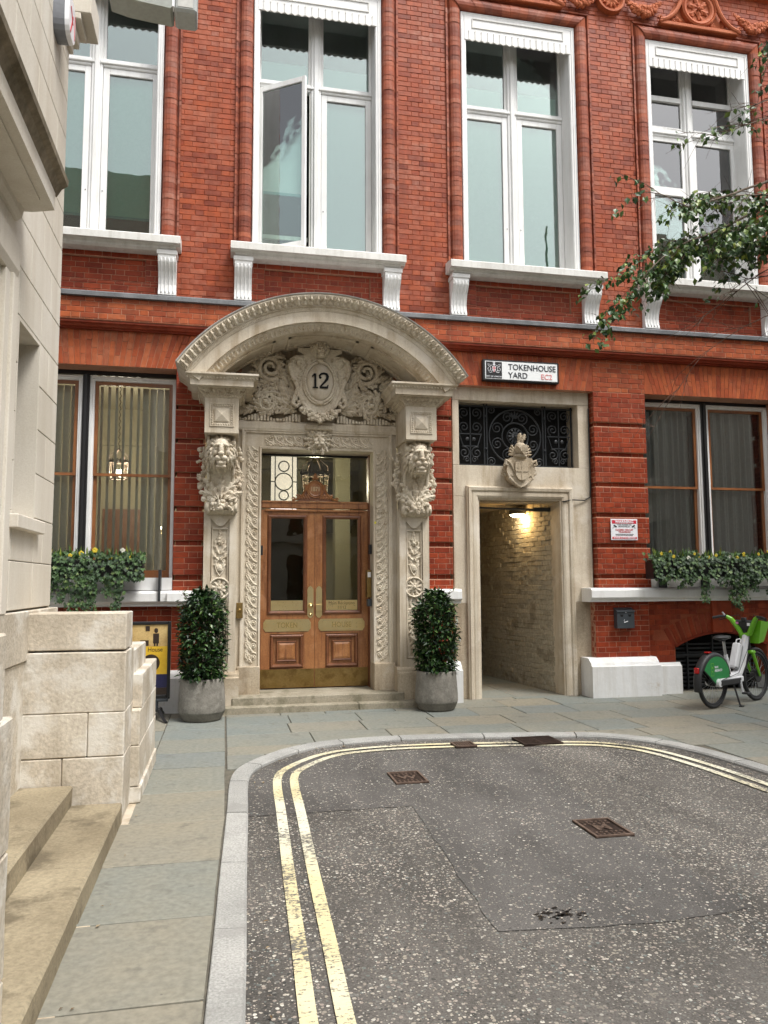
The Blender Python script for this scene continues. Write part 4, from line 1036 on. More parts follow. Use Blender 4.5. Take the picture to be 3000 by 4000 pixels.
# coffers in the soffit
for t0,t1 in ((-.86,-.36),(-.26,.26),(.36,.86)):
    for r, ya, yb, e in ((HR-.448,-.60,-.12,.0),):
        q0,q1 = t0,t1
        for (u0,u1,v0,v1) in ((q0,q1,ya,ya+.035),(q0,q1,yb-.035,yb),(q0,q0+.02,ya,yb),(q1-.02,q1,ya,yb)):
            arcsweep([(HR-.431,v0),(HR-.455,v0),(HR-.455,v1),(HR-.431,v1)],14,u0,u1,True).build('coffer_rib', STONE, hood)
    mb = MB()
    for k in range(13):
        a = t0+.03+(t1-t0-.06)*k/12
        for v in (-.555,-.165): mb.ball((DX+sin(a)*(HR-.437),v,HZ+cos(a)*(HR-.437)),(.022,.02,.012),6,4)
    mb.build('coffer_egg', CARVE, hood, kind='stuff')
# tympanum
tym = empty('tympanum', por); TZ = 3.80; n = 30; RR = HR-.425
poly = [(DX-1.10,TZ)]+[(DX+sin(a)*RR,HZ+cos(a)*RR) for a in [-.92+1.84*k/n for k in range(n+1)]]+[(DX+1.10,TZ)]
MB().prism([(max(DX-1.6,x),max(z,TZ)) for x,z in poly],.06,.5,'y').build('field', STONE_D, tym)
MB().prism([(.02,3.665),(-.035,3.67),(-.05,3.70),(-.05,3.78),(-.03,3.80),(.05,3.80),(.05,3.665)],DX-1.09,DX+1.09,'x').build('shelf_moulding', STONE, tym)
def carve_side(s):
    mb = MB(); M = T(DX,0,0) @ Matrix.Diagonal((s,1,1,1)); rg = random.Random(5 if s>0 else 9)
    def spiral(cx,cz,r,turns,a0,w0,y=-.05,leafs=10):
        P = []; N = int(turns*16)
        for k in range(N+1):
            t = k/N; rr = r*(1-.82*t); a = a0+turns*2*pi*t; P.append((cx+cos(a)*rr, y-.05*t, cz+sin(a)*rr))
        mb.tube(P,[w0*(1-.5*k/N) for k in range(N+1)],7,M=M)
        for k in range(leafs):
            a = a0+2*pi*k/leafs; rr = r*(1-.82*(k/leafs)/turns); mb.acan(cx+cos(a)*rr*1.0,cz+sin(a)*rr*1.0,a+.9,.13+.05*rg.random(),.10,y,.05,3,1.0,M=M)
    spiral(.66,4.53,.175,1.9,-2.2,.036); spiral(.72,4.05,.15,1.6,.6,.03)
    mb.acan(.30,4.0,1.15,.55,.24,-.01,.075,6,.95,M=M); mb.acan(.34,4.02,.75,.50,.22,-.01,.07,6,.9,M=M); mb.acan(.32,3.98,.35,.50,.20,-.01,.07,6,.6,M=M); mb.acan(.30,3.95,.02,.50,.17,-.01,.06,6,.35,M=M)
    mb.acan(.42,4.30,1.3,.35,.18,-.01,.07,5,-.6,M=M); mb.acan(.86,4.35,.5,.32,.16,-.01,.06,5,-.9,M=M); mb.acan(.95,4.2,-.2,.30,.16,-.01,.06,4,.8,M=M); mb.acan(.88,3.95,-.3,.28,.15,-.01,.05,4,.5,M=M); mb.acan(.45,4.66,.9,.22,.13,-.01,.05,4,-1.2,M=M); mb.acan(1.02,4.38,.1,.28,.12,-.01,.05,4,.3,M=M)
    mb.acan(.92,4.55,2.2,.22,.13,-.01,.05,4,1.0,M=M); mb.acan(.50,4.42,2.4,.20,.12,-.01,.05,3,-.8,M=M); mb.acan(1.1,4.1,1.4,.2,.12,-.01,.05,3,.5,M=M)
    for k in range(46):
        x = rg.uniform(.36,1.12); zt_ = HZ+sqrt(max(0,(RR-.06)**2-x*x)); z_ = rg.uniform(3.9,max(3.92,zt_-.12)); L_ = min(.22,zt_-z_)
        if L_ > .06: mb.acan(x,z_,rg.uniform(-.3,2.6),L_*rg.uniform(.7,1),.11,-.015,rg.uniform(.03,.06),4,rg.uniform(-1.4,1.4),M=M)
    for k in range(8): mb.acan(.72+.02*cos(k*.785),4.05+.02*sin(k*.785),k*.785,.105,.085,-.05,.045,2,.5,M=M)
    mb.ball((.72,-.11,4.05),.035,8,6,M=M)
    for k in range(22):
        x = .25+.042*k; mb.box(x,x+.034,-.055-.02*sin(k*1.3),.03,3.80,3.865+.035*sin(k*.55+1)+.012*rg.random(),.006,M=M@T(0,0,0))
    return mb.build('scrolling_acanthus', CARVE, tym)
for s in (-1,1): carve_side(s)
# cartouche with the house number
car = empty('cartouche', por); cz = 4.33
sh = [(0,-.48),(.10,-.43),(.20,-.36),(.26,-.24),(.30,-.08),(.36,.06),(.40,.20),(.38,.30),(.30,.36),(.20,.37),(.30,.42),(.30,.46),(.10,.47),(0,.47)]
MB().prism([(DX+x,cz+z) for x,z in sh]+[(DX-x,cz+z) for x,z in sh[-2:0:-1]],-.17,.03,'y').build('shield', CARVE, car)
mb = MB()
for s in (-1,1):
    P = [(DX+s*(x),-.165,cz+z) for x,z in ((.05,-.44),(.20,-.33),(.27,-.2),(.31,-.05),(.37,.08),(.40,.2),(.375,.29),(.31,.325),(.25,.30),(.235,.25),(.265,.215),(.30,.235))]
    mb.tube(P,[.02,.026,.028,.03,.032,.036,.04,.042,.042,.04,.034,.03],8); mb.ball((DX+s*.28,-.19,cz+.255),.045,8,6)
    P = [(DX+s*(x),-.16,cz+z) for x,z in ((.30,-.1),(.34,-.2),(.36,-.3),(.31,-.34),(.27,-.30),(.29,-.26))]; mb.tube(P,.028,7)
    for k in range(4): mb.acan(DX+s*(.24+.02*k),cz+.16-.11*k,-pi/2+s*.3,.14,.07,-.17,.03,3,s*.3)
mb.build('scroll_edging', CARVE, car, smooth=False)
mb = MB(); mb.ball((0,0,0),(.185,.075,.255),28,14,M=T(DX,-.165,cz+.0)); mb.build('oval_boss', STONE, car, smooth=True)
mb = MB()
for rr,w in ((1.08,.020),(1.22,.013)):
    mb.tube([(DX+.185*rr*cos(a),-.185,cz+.255*rr*sin(a)) for a in [2*pi*k/36 for k in range(37)]],w,7)
for s in (-1,1):
    for k in range(3): mb.ball((DX+s*.205,-.19,cz-.03+.03*k),.02,6,5)
    mb.ball((DX,-.2,cz+s*.295),(.05,.025,.022),8,6)
mb.build('oval_rim', CARVE, car, smooth=True)
o = put('crest_lion', LION, CARVE, car); o.matrix_local = T(DX,-.15,cz+.47,s=.66)
mb = MB(); rg = random.Random(31)
for k in range(17):
    t = -1+2*k/16; bunch(mb,rg,(DX+t*.23,-.20,cz-.50+.12*t*t),.05,3)
mb.build('flower_swag', CARVE, car)
# numerals: one stroke path each
NUM = VOID
mb = MB(); y0,y1 = -.252,-.235
mb.box(DX-.085,DX-.058,y0,y1,cz-.085,cz+.10); mb.prism([(DX-.06,cz+.10),(DX-.09,cz+.10),(DX-.118,cz+.065),(DX-.112,cz+.052),(DX-.085,cz+.072)],y0,y1,'y'); mb.box(DX-.108,DX-.036,y0,y1,cz-.098,cz-.084)
mb.build('numeral', NUM, car)
mb = MB(); path = [(-.055,.045),(-.058,.075),(-.035,.10),(.0,.108),(.035,.098),(.05,.065),(.042,.03),(.012,-.01),(-.03,-.055),(-.052,-.085)]
W_ = [.012,.013,.012,.011,.014,.019,.018,.014,.011,.010]
Lp = []; Rp = []
for i,(px_,pz_) in enumerate(path):
    a = Vector(path[min(i+1,len(path)-1)])-Vector(path[max(i-1,0)]); a.normalize(); Lp.append((DX+.045+px_-a.y*W_[i],cz+pz_+a.x*W_[i])); Rp.append((DX+.045+px_+a.y*W_[i],cz+pz_-a.x*W_[i]))
mb.prism(Lp+Rp[::-1],y0,y1,'y'); mb.prism([(DX-.012,cz-.098),(DX+.098,cz-.098),(DX+.108,cz-.05),(DX+.094,cz-.05),(DX+.085,cz-.072),(DX-.012,cz-.078)],y0,y1,'y'); mb.ball((DX-.004,-.243,cz+.048),(.018,.008,.018),8,6)
mb.build('numeral', NUM, car)
# green-man mask over the door
mb = MB(); mz = 3.56; rg = random.Random(4)
mb.ball((DX,-.06,mz),(.085,.09,.115),12,8); mb.ball((DX,-.155,mz+.0),(.018,.028,.045),8,6)
for s in (-1,1):
    mb.ball((DX+s*.038,-.135,mz+.045),(.036,.02,.014),8,6); mb.ball((DX+s*.035,-.130,mz+.02),(.016,.012,.010),6,5); mb.ball((DX+s*.048,-.12,mz-.02),(.03,.03,.032),8,6)
    mb.tube([(DX+s*.01,-.155,mz-.05),(DX+s*.05,-.15,mz-.065),(DX+s*.09,-.12,mz-.11)],[.016,.02,.008],6)
mb.ball((DX,-.12,mz-.085),(.035,.03,.022),8,6)
for k in range(14):
    a = -pi/2+.35+(2*pi-.7)*k/13; mb.acan(DX+cos(a)*.07,mz+sin(a)*.08,a,.13,.085,-.04,.04,3,rg.uniform(-.4,.4))
mb.box(DX-.19,DX+.19,-.10,.0,mz+.135,mz+.20,.01)
mb.build('leafy_mask', CARVE, por)
# ---------------------------------------------------------------- entrance steps and door
stp = tag(empty('entrance_steps'), 'two worn stone steps below the wooden front door', 'steps')
B('step', WSTEP, stp, .12,2.36,-.30,.6,.0,.185,b=.012)
for a,b in ((-.02,1.72),(1.726,2.56)): B('step', WSTEP, stp, a,b,-.44,-.2995 if False else .1,-.02,.085,b=.010)
door = tag(empty('front_door'), 'pair of varnished wooden doors with brass plates under the stone porch', 'door'); DY = .36
d0,d1,dt,db = DX-.755,DX+.755,2.66,.20
mb = MB(); f = .03
mb.box(d0-.06,d0,DY-.10,DY+.08,.186,3.45); mb.box(d1,d1+.06,DY-.10,DY+.08,.186,3.45); mb.build('door_frame', WOOD_D, door, fix=False)
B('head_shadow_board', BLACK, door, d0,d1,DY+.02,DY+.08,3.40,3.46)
mb = MB(); mb.box(d0,d1,DY-.02,DY+.06,2.66,2.76,.008); mb.box(d0+.02,d1-.02,DY-.035,DY-.019,2.735,2.762,.004); mb.box(d0+.06,d1-.06,DY-.03,DY-.01,2.615,2.645,.006); mb.build('transom_rail', WOOD, door)
B('transom_pane', GLASS_D, door, d0+.01,d1-.01,DY+.02,DY+.028,2.76,3.40)
# 1871 medallion
med = empty('date_medallion', door); mz = 2.93
mb = MB(); n = 12
for s in (-1,1):
    P = [(DX+s*(.32-.20*(t/n)-.04*sin(pi*t/n)),DY-.03,2.775+.22*(t/n)**1.7) for t in range(n+1)]; mb.tube(P,.016,6); mb.tube([(DX+s*(.305+.022*cos(a)),DY-.03,2.79+.022*sin(a)) for a in [k*.7 for k in range(8)]],.010,6); mb.tube([(DX+s*(.15+.016*cos(a)),DY-.03,2.975+.016*sin(a)) for a in [k*.8 for k in range(8)]],.008,5)
MB().prism([(DX-.24,2.765),(DX+.24,2.765),(DX+.11,2.95),(DX-.11,2.95)],DY-.03,DY-.005,'y').build('field', WOOD_D, med)
for k in range(10): mb.acan(DX+(-1 if k%2 else 1)*(.06+.018*k),2.79,1.57+(.5 if k%2 else -.5),.08,.05,DY-.03,.015,2)
mb.acan(DX,mz+.125,pi/2,.10,.07,DY-.03,.03,3); mb.ball((DX-.03,DY-.04,mz+.15),.018,6,5); mb.ball((DX+.03,DY-.04,mz+.15),.018,6,5); mb.ball((DX,DY-.045,mz+.19),.018,6,5)
mb.build('scroll_frame', WOOD, med)
MB().lathe([(0,-.037),(.078,-.037),(.083,-.045),(.098,-.05),(.105,-.04),(.12,-.05),(.128,-.03),(.128,.0)],32,c=(DX,DY,mz),axis='y').build('disc', WOOD, med)
text('date', '1871', .085, flat('gilt_lettering', (.62,.48,.28), .5), med, (DX,DY-.040,mz), bold=.0012, wid=.8, depth=.004)
ENGR = flat('engraved_brass',(.44,.32,.12),.45,.8)
def leaf_door(x0,x1,s):
    L = empty('door_leaf', door); st = .145; y = DY
    gx0,gx1 = (x0+.14,x1-.15) if s < 0 else (x0+.15,x1-.14); gz0,gz1 = 1.235,2.525
    mb = MB()
    mb.box(x0,gx0,y,y+.06,db,dt-.02); mb.box(gx1,x1,y,y+.06,db,dt-.02); mb.box(gx0,gx1,y+.001,y+.06,gz1,dt-.02); mb.box(gx0,gx1,y+.001,y+.06,.93,gz0); mb.box(gx0,gx1,y+.001,y+.06,db,.46); mb.box(gx0,gx1,y+.03,y+.05,.46,.93)
    mb.build('timber', WOOD, L, fix=False)
    B('pane', GLASS_D, L, gx0,gx1,y+.03,y+.037,gz0,gz1)
    mb = MB(); pr = [(-.006,y+.028),(-.006,y-.004),(.008,y-.016),(.02,y-.02),(.034,y-.016),(.044,y-.004),(.05,y+.002)]
    mb.frame(gx0+.0,gx1,gz0,gz1,pr,closed=True)
    for k in range(40):
        z = gz0+(gz1-gz0)*k/39
        for x in (gx0-.020,gx1+.020): mb.box(-.011,.011,-.006,.006,-.004,.004,M=T(x,y-.019,z,ry=.7))
    for k in range(14):
        x = gx0+(gx1-gx0)*k/13
        for z in (gz0-.02,gz1+.02): mb.box(-.011,.011,-.006,.006,-.004,.004,M=T(x,y-.019,z,ry=.7))
    mb.build('glazing_moulding', WOOD_D, L)
    pz0,pz1 = .47,.92
    mb = MB(); px0,px1 = gx0+.0,gx1-.0
    mb.frame(px0+.05,px1-.05,pz0+.05,pz1-.05,[(0,y+.03),(0,y+.004),(.012,y-.014),(.03,y-.018),(.045,y-.006),(.05,y+.002)],closed=True)
    for k in range(13):
        for z in (pz0+.018,pz1-.018): mb.box(-.010,.010,-.006,.006,-.004,.004,M=T(px0+.02+(px1-px0-.04)*k/12,y-.017,z,ry=.7))
        for x in (px0+.018,px1-.018): mb.box(-.010,.010,-.006,.006,-.004,.004,M=T(x,y-.017,pz0+.02+(pz1-pz0-.04)*k/12,ry=.7))
    mb.build('panel_moulding', WOOD_D, L)
    c = (px0+px1)/2; q = .115; r = .085; zc = (pz0+pz1)/2
    mb = MB(); mb.add([(c-q,y+.028,zc-q),(c+q,y+.028,zc-q),(c+q,y+.028,zc+q),(c-q,y+.028,zc+q),(c-q,y+.006,zc-q),(c+q,y+.006,zc-q),(c+q,y+.006,zc+q),(c-q,y+.006,zc+q),(c-r,y-.004,zc-r),(c+r,y-.004,zc-r),(c+r,y-.004,zc+r),(c-r,y-.004,zc+r)],[(4,5,9,8),(5,6,10,9),(6,7,11,10),(7,4,8,11),(8,9,10,11),(0,1,5,4),(1,2,6,5),(2,3,7,6),(3,0,4,7)]); mb.build('raised_panel', WOOD, L)
    mb = MB(); mb.frame(c-.118,c+.118,zc-.118,zc+.118,[(0,y+.02),(0,y-.002),(.012,y-.006),(.02,y+.004),(.02,y+.03)],closed=True); mb.build('panel_bead', WOOD_D, L)
    B('kick_plate', BRASS_D, L, x0+.004,x1-.004,y-.004,y,db+.004,.452)
    # letter plate with its word
    pc = (x0+x1)/2+(-.0); w = .325; h_ = .083; z = 1.045
    poly = [(pc-w,z-h_*.45),(pc-w+.03,z-h_),(pc+w-.03,z-h_),(pc+w,z-h_*.45),(pc+w,z+h_*.45),(pc+w-.03,z+h_),(pc-w+.03,z+h_),(pc-w,z+h_*.45)]
    MB().prism(poly,y-.008,y-.0005,'y').build('name_plate', BRASS, L)
    text('lettering', 'TOKEN' if s < 0 else 'HOUSE', .10, ENGR, L, (pc,y-.0095,z), bold=.002, wid=.85)
    B('glass_plate', BRASS, L, gx0+.01,gx1-.01,y+.018,y+.026,gz0+.012,gz0+.15)
    if s > 0:
        text('lettering', 'Main Reception', .062, BRASS_D, L, ((gx0+gx1)/2,y+.0165,gz0+.108), wid=.95); text('lettering', '11/12', .062, BRASS_D, L, ((gx0+gx1)/2,y+.0165,gz0+.048), wid=.9)
    hx = x1-.058 if s < 0 else x0+.058
    hz0, hz1 = 1.14, 1.585
    poly = [(hx-.042,hz0+.04),(hx-.02,hz0+.01),(hx,hz0),(hx+.02,hz0+.01),(hx+.042,hz0+.04),(hx+.042,hz1-.05),(hx+.026,hz1-.02),(hx,hz1),(hx-.026,hz1-.02),(hx-.042,hz1-.05)]
    h = MB().prism(poly,y-.010,y-.0005,'y').build('push_plate', BRASS, L)
    if s < 0:
        mb = MB(); mb.lathe([(.012,-.01),(.014,-.035),(.030,-.05),(.032,-.065),(.0,-.075)],16,c=(hx,y,1.31),axis='y'); mb.lathe([(.02,-.01),(.022,-.022),(.0,-.03)],14,c=(hx,y,1.19),axis='y'); mb.build('knob', BRASS, h, smooth=True) if False else mb.build('door_knob', BRASS, L, smooth=True)
    else:
        B('lock_box', BRASS, L, hx-.045,hx+.042,y-.035,y-.011,1.235,1.33,b=.004)
leaf_door(d0+.003,DX-.002,-1); leaf_door(DX+.002,d1-.003,1)
# door furniture on the stone
B('bell_plate', BRASS_D, por, .165,.235,-.215,-.203,1.22,1.44) if False else None
bell = empty('bell_push', por); B('plate', BRASS_D, bell, .165,.25,-.062,-.042,1.17,1.37,b=.003); MB().lathe([(.028,-.02),(.028,-.03),(.016,-.034),(.012,-.045),(0,-.048)],16,c=(.207,-.042,1.27),axis='y').build('button', BRASS_D, bell)
ent = empty('entry_panel', por); B('panel', BRASS_D, ent, 1.935,2.0,.12,.24,1.42,1.80,b=.004); B('reader', GREYB, ent, 1.94,1.998,.10,.20,1.30,1.40,b=.006); B('sticker', WHITE, ent, 1.945,1.99,.115,.1195,1.70,1.77)
B('wall_reader', BLACK, por, 1.965,2.0,.1,.2,2.02,2.15); B('wall_reader', BLACK, por, .478,.51,.1,.2,2.0,2.13); B('yellow_tag', flat('yellow_tag',(.65,.6,.05)), por, 2.015,2.04,-.02,-.0185,2.43,2.46)
# hall behind the door
B('door_dimming_sheet', ROOMD, bld, d0-.05,DX-.02,.75,.78,.1,2.66); B('door_dimming_sheet', ROOMD, bld, d0-.05,d1,.75,.78,.1,1.2)  # dark sheets added behind the leaves so the door glass looks black
#
room('entrance_hall', ROOMW, -.15,2.7,.56,5.2,.1,4.3)
B('hall_pilaster', ROOMW, bld, 1.93,2.2,3.2,3.5,.1,4.2); B('hall_cornice', ROOMW, bld, -.14,2.69,5.0,5.19,3.9,4.1); B('hall_dark_door', WOOD_D, bld, .3,1.2,5.1,5.18,.1,2.75)
B('hall_picture', ROOMD, bld, 1.6,2.45,4.6,4.66,2.6,4.0)
hw = empty('leaded_window', bld); LG = flat('glowing_leaded_glass',(.5,.42,.40),.4,emit=.9,ec=(.75,.66,.64)); hx,hz = 1.0,3.38  # pane glows by itself in place of daylight from behind
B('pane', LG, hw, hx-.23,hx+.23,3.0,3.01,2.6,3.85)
mb = MB()
for x in (hx-.15,hx+.15,hx-.23,hx+.23): mb.box(x-.008,x+.008,2.985,3.0,2.6,3.85)
for z in (2.7,3.38,3.84): mb.box(hx-.23,hx-.15,2.985,3.0,z-.008,z+.008); mb.box(hx+.15,hx+.23,2.985,3.0,z-.008,z+.008)
for z,r in ((hz,.15),(hz+.27,.09),(hz-.24,.08)): mb.tube([(hx+r*cos(a),2.99,z+r*sin(a)) for a in [2*pi*k/24 for k in range(25)]],.011,6)
mb.build('lead_cames', IRON, hw); 
aw = empty('arched_hall_window', bld); ax = 1.62
poly = [(ax-.22,.9),(ax+.22,.9)]+[(ax+.22*cos(a),1.95+.30*sin(a)) for a in [pi*k/14 for k in range(15)]]
MB().prism(poly,4.8,4.82,'y').build('pane', flat('hammered_glass',(.2,.2,.2),.4,emit=.35,ec=(.5,.5,.52)), aw)  # this pane too is given a glow of its own
mb = MB(); mb.tube([(p[0],4.78,p[1]) for p in poly[1:]]+[(ax-.22,4.78,.9)],.02,6)
for x in (-.11,0,.11): mb.box(ax+x-.008,ax+x+.008,4.77,4.79,.9,2.1)
for z in (1.25,1.6,1.95): mb.box(ax-.22,ax+.22,4.77,4.79,z-.008,z+.008)
mb.build('lead_cames', IRON, aw)

# ---------------------------------------------------------------- passage doorway, grille and arms
al = empty('passage_surround', bld); AY = .12
ax0,ax1,ox0,ox1 = 3.19,5.31,3.565,4.815
def AB(name, *a, mat=STONE, **k): return MB().box(*a, **k).build(name, mat, al, fix=False)
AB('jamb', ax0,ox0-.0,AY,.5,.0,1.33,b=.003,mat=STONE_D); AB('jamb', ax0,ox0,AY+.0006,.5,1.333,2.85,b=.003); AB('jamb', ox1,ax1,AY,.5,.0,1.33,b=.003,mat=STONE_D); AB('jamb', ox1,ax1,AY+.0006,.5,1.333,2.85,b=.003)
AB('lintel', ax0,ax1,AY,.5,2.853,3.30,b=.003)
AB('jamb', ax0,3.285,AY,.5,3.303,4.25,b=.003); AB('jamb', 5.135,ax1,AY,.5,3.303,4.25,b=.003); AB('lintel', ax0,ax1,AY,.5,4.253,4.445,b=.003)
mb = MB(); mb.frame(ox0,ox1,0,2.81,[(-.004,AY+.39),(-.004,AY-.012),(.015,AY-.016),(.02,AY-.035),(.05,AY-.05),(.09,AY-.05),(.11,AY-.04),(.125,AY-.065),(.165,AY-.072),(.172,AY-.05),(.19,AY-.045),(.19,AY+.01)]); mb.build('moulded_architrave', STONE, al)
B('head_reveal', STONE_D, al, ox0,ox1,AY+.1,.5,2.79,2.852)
gr = empty('iron_grille', bld); gx0,gx1,gz0,gz1 = 3.29,5.13,3.30,4.25; gy = .30
B('dark_backing', VOID, gr, gx0-.05,gx1+.05,.56,.58,gz0-.05,gz1+.05)
mb = MB()
for z in (gz0+.035,gz1-.035): mb.box(gx0,gx1,gy-.01,gy+.01,z-.012,z+.012)
for x in (gx0+.02,gx1-.02,3.77,3.73,4.65,4.69): mb.box(x-.008,x+.008,gy-.012,gy+.012,gz0,gz1)
mb.build('frame_bars', IRON, gr, fix=False)
gc, gz = 4.21, 3.775
for r,w in ((.405,.013),(.205,.012),(.125,.008)):
    MB().tube([(gc+r*cos(a),gy,gz+r*sin(a)) for a in [2*pi*k/40 for k in range(41)]],w,6,cap=False).build('ring', IRON, gr, smooth=True)
def iron_scroll(x,z,r,a0,turns,d=1):
    N = 26; P = [(x+d*cos(a0+turns*2*pi*k/N)*r*(1-.85*k/N), gy, z+sin(a0+turns*2*pi*k/N)*r*(1-.85*k/N)) for k in range(N+1)]
    MB().tube(P,.0085,5).build('scroll', IRON, gr, smooth=True)
for k in range(8):
    a = k*pi/4+.39; iron_scroll(gc+.305*cos(a),gz+.305*sin(a),.095,a+pi,1.7)
for sx in (-1,1):
    for sz in (-1,1): iron_scroll(gc+sx*.37,gz+sz*.385,.07,0,1.6,sx)
    pc = 3.515 if sx < 0 else 4.905
    for q in (-1,1):
        iron_scroll(pc+q*.095,gz+.33,.085,-1.2,1.6,q); iron_scroll(pc+q*.095,gz+.12,.085,-1.2,1.6,q); iron_scroll(pc+q*.095,gz-.26,.09,1.2,1.6,q); iron_scroll(pc+q*.06,gz-.36,.05,0,1.4,q)
        MB().tube([(pc+q*.17,gy,gz+.02),(pc+q*.11,gy,gz-.16)],.008,5).build('bar', IRON, gr); MB().ball((pc+q*.05,gy-.01,gz-.06),(.03,.015,.03),8,6).build('leaf', IRON, gr)
    mb = MB(); mb.box(pc-.18,pc+.18,gy-.008,gy+.008,gz+.012,gz+.028); mb.box(pc-.12,pc+.12,gy-.008,gy+.008,gz-.168,gz-.152); mb.box(pc-.007,pc+.007,gy-.008,gy+.008,gz-.42,gz+.42); mb.build('bar', IRON, gr, fix=False)
    for z in (gz-.22,gz+.26):
        for x in (3.75,4.67): MB().ball((x,gy-.01,z),(.022,.018,.05),6,5).build('collar', IRON, gr)
mb = MB()
for k in range(12): mb.acan(gc+.02*cos(k*pi/6),gz+.02*sin(k*pi/6),k*pi/6,.10,.05,gy-.005,.02,2)
mb.ball((gc,gy-.02,gz),.03,8,6); mb.build('rosette', IRON, gr)
mb = MB()
for k in range(5): mb.acan(gc,gz+.27,pi/2+(k-2)*.5,.11,.035,gy-.005,.015,2)
mb.build('palmette', IRON, gr)
# carved arms: shield with helm and crest
arm = empty('carved_arms', bld); sx_, sz_ = 4.155, 3.205; y = .09
sh = [(0,-.235),(.09,-.185),(.17,-.12),(.215,.0),(.20,.12),(.17,.19),(.08,.21),(0,.20)]
MB().prism([(sx_+x,sz_+z) for x,z in sh]+[(sx_-x,sz_+z) for x,z in sh[-2:0:-1]],y-.14,y+.04,'y').build('cartouche_back', STONE_D, arm)
mb = MB()
for s in (-1,1):
    mb.tube([(sx_+s*x,y-.13,sz_+z) for x,z in ((.03,-.22),(.11,-.16),(.17,-.10),(.15,-.05),(.12,-.08))],[.014,.02,.024,.022,.018],7)
    mb.tube([(sx_+s*x,y-.14,sz_+z) for x,z in ((.10,-.02),(.13,.06),(.17,.13),(.225,.15),(.235,.10),(.20,.085))],[.014,.02,.028,.03,.026,.02],7)
    for k in range(4): mb.acan(sx_+s*(.15),sz_-.06+.03*k,(0 if s>0 else pi)+s*(.1+.25*k),.13,.05,y-.06,.03,3,s*.4)
mb.build('scroll_edging', STONE_D, arm)
mb = MB(); inn = [(0,-.14),(.055,-.115),(.09,-.06),(.10,.03),(.095,.13),(0,.145)]
mb.prism([(sx_+x,sz_+z) for x,z in inn]+[(sx_-x,sz_+z) for x,z in inn[-2:0:-1]],y-.175,y-.13,'y'); mb.box(sx_-.096,sx_+.096,y-.183,y-.17,sz_-.01,sz_+.01); mb.box(sx_-.01,sx_+.01,y-.1825,y-.17,sz_-.13,sz_+.14); mb.box(sx_-.055,sx_-.045,y-.182,y-.17,sz_+.03,sz_+.11); mb.box(sx_-.068,sx_-.032,y-.1815,y-.17,sz_+.045,sz_+.055)
mb.build('shield', STONE_D, arm)
mb = MB(); hz = sz_+.33
mb.ball((sx_,y-.12,hz),(.085,.10,.10),14,10); mb.prism([(sx_-.075,hz+.02),(sx_+.02,hz-.10),(sx_+.08,hz-.03),(sx_+.06,hz+.05)],y-.225,y-.10,'y')
for k in range(4): mb.box(sx_-.035+k*.028,sx_-.022+k*.028,y-.232,y-.2,hz-.05,hz+.01)
mb.ball((sx_,y-.11,hz-.11),(.11,.09,.04),12,6)
for s in (-1,1):
    for k in range(4): mb.acan(sx_+s*.06,hz-.07+.01*k,(0 if s>0 else pi)+s*(-.5+.35*k),.12,.06,y-.10,.035,3,s*.7)
mb.build('helmet', STONE_D, arm)
mb = MB(); mb.acan(sx_-.02,hz+.08,1.2,.15,.11,y-.12,.04,4,.5); mb.acan(sx_+.0,hz+.09,1.0,.13,.09,y-.16,.03,4,.2); mb.ball((sx_-.0,y-.12,hz+.10),(.05,.04,.025),8,6); mb.build('crest', STONE_D, arm)
# passage: painted brick walls, ceiling, far end
pas = empty('passage', bld)
PAINT = surf('painted_passage_brick', [(.3,(.33,.295,.225)),(.7,(.46,.42,.335))], 2.5, .8, .7, 22, blotch=((.17,.135,.085),.6,2.5,.52), fine=.35, spec=.25)
def painted(p0, p1, z1, name):
    d = Vector((p1[0]-p0[0],p1[1]-p0[1],0)); Ln = d.length; ang = atan2(d.y,d.x); mb = MB(); rg = random.Random(8); M0 = T(p0[0],p0[1],0,rz=ang)
    k = 0
    while k*.075 < z1:
        x = -(k%2)*.115
        while x < Ln:
            a, b = max(0,x), min(Ln,x+.228)
            if b-a > .03:
                M = M0 @ T((a+b)/2,rg.uniform(-.005,.004),k*.075+.0375,rx=rg.uniform(-.08,.08),rz=rg.uniform(-.045,.045)); mb.box(-(b-a)/2+.001,(b-a)/2-.001,0,.03,-.037,.037,.007,M=M)
            x += .228
        k += 1
    o = mb.build(name, PAINT, pas, kind='stuff'); MB().box(0,Ln,.012,.05,0,z1,M=M0).build('wall_backing', PAINT, pas, fix=False); return o
painted((4.84,.5),(4.50,3.2),2.95,'painted_bricks') if False else None
def wall_right():
    p0,p1 = (4.49,3.1),(4.815,.40); return painted(p0,p1,2.95,'painted_bricks')
wall_right()
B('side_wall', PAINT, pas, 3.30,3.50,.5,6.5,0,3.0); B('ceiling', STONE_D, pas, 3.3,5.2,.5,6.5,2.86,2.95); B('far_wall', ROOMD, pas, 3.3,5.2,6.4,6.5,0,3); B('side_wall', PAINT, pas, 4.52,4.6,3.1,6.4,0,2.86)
mb = MB(); mb.tube([(3.5,.62,2.74),(4.8,.58,2.72)],.014,6); mb.tube([(3.7,.9,2.78),(4.75,.62,2.70)],.012,6); mb.build('conduit', GREYB, pas)
MB().tube([(5.30,AY-.02,4.2),(5.30,AY-.02,3.0),(5.29,AY-.02,2.87),(5.2,AY-.02,2.82),(4.98,AY-.06,2.82),(4.83,AY-.06,2.79)],.009,6).build('wall_cable', BLACK, al)
MB().box(4.55,4.82,.44,.50,2.68,2.74,M=None).build('door_closer', IRON, al, fix=False)
B('white_sensor', WHITE, al, 3.375,3.41,AY-.013,AY-.001,2.155,2.195)
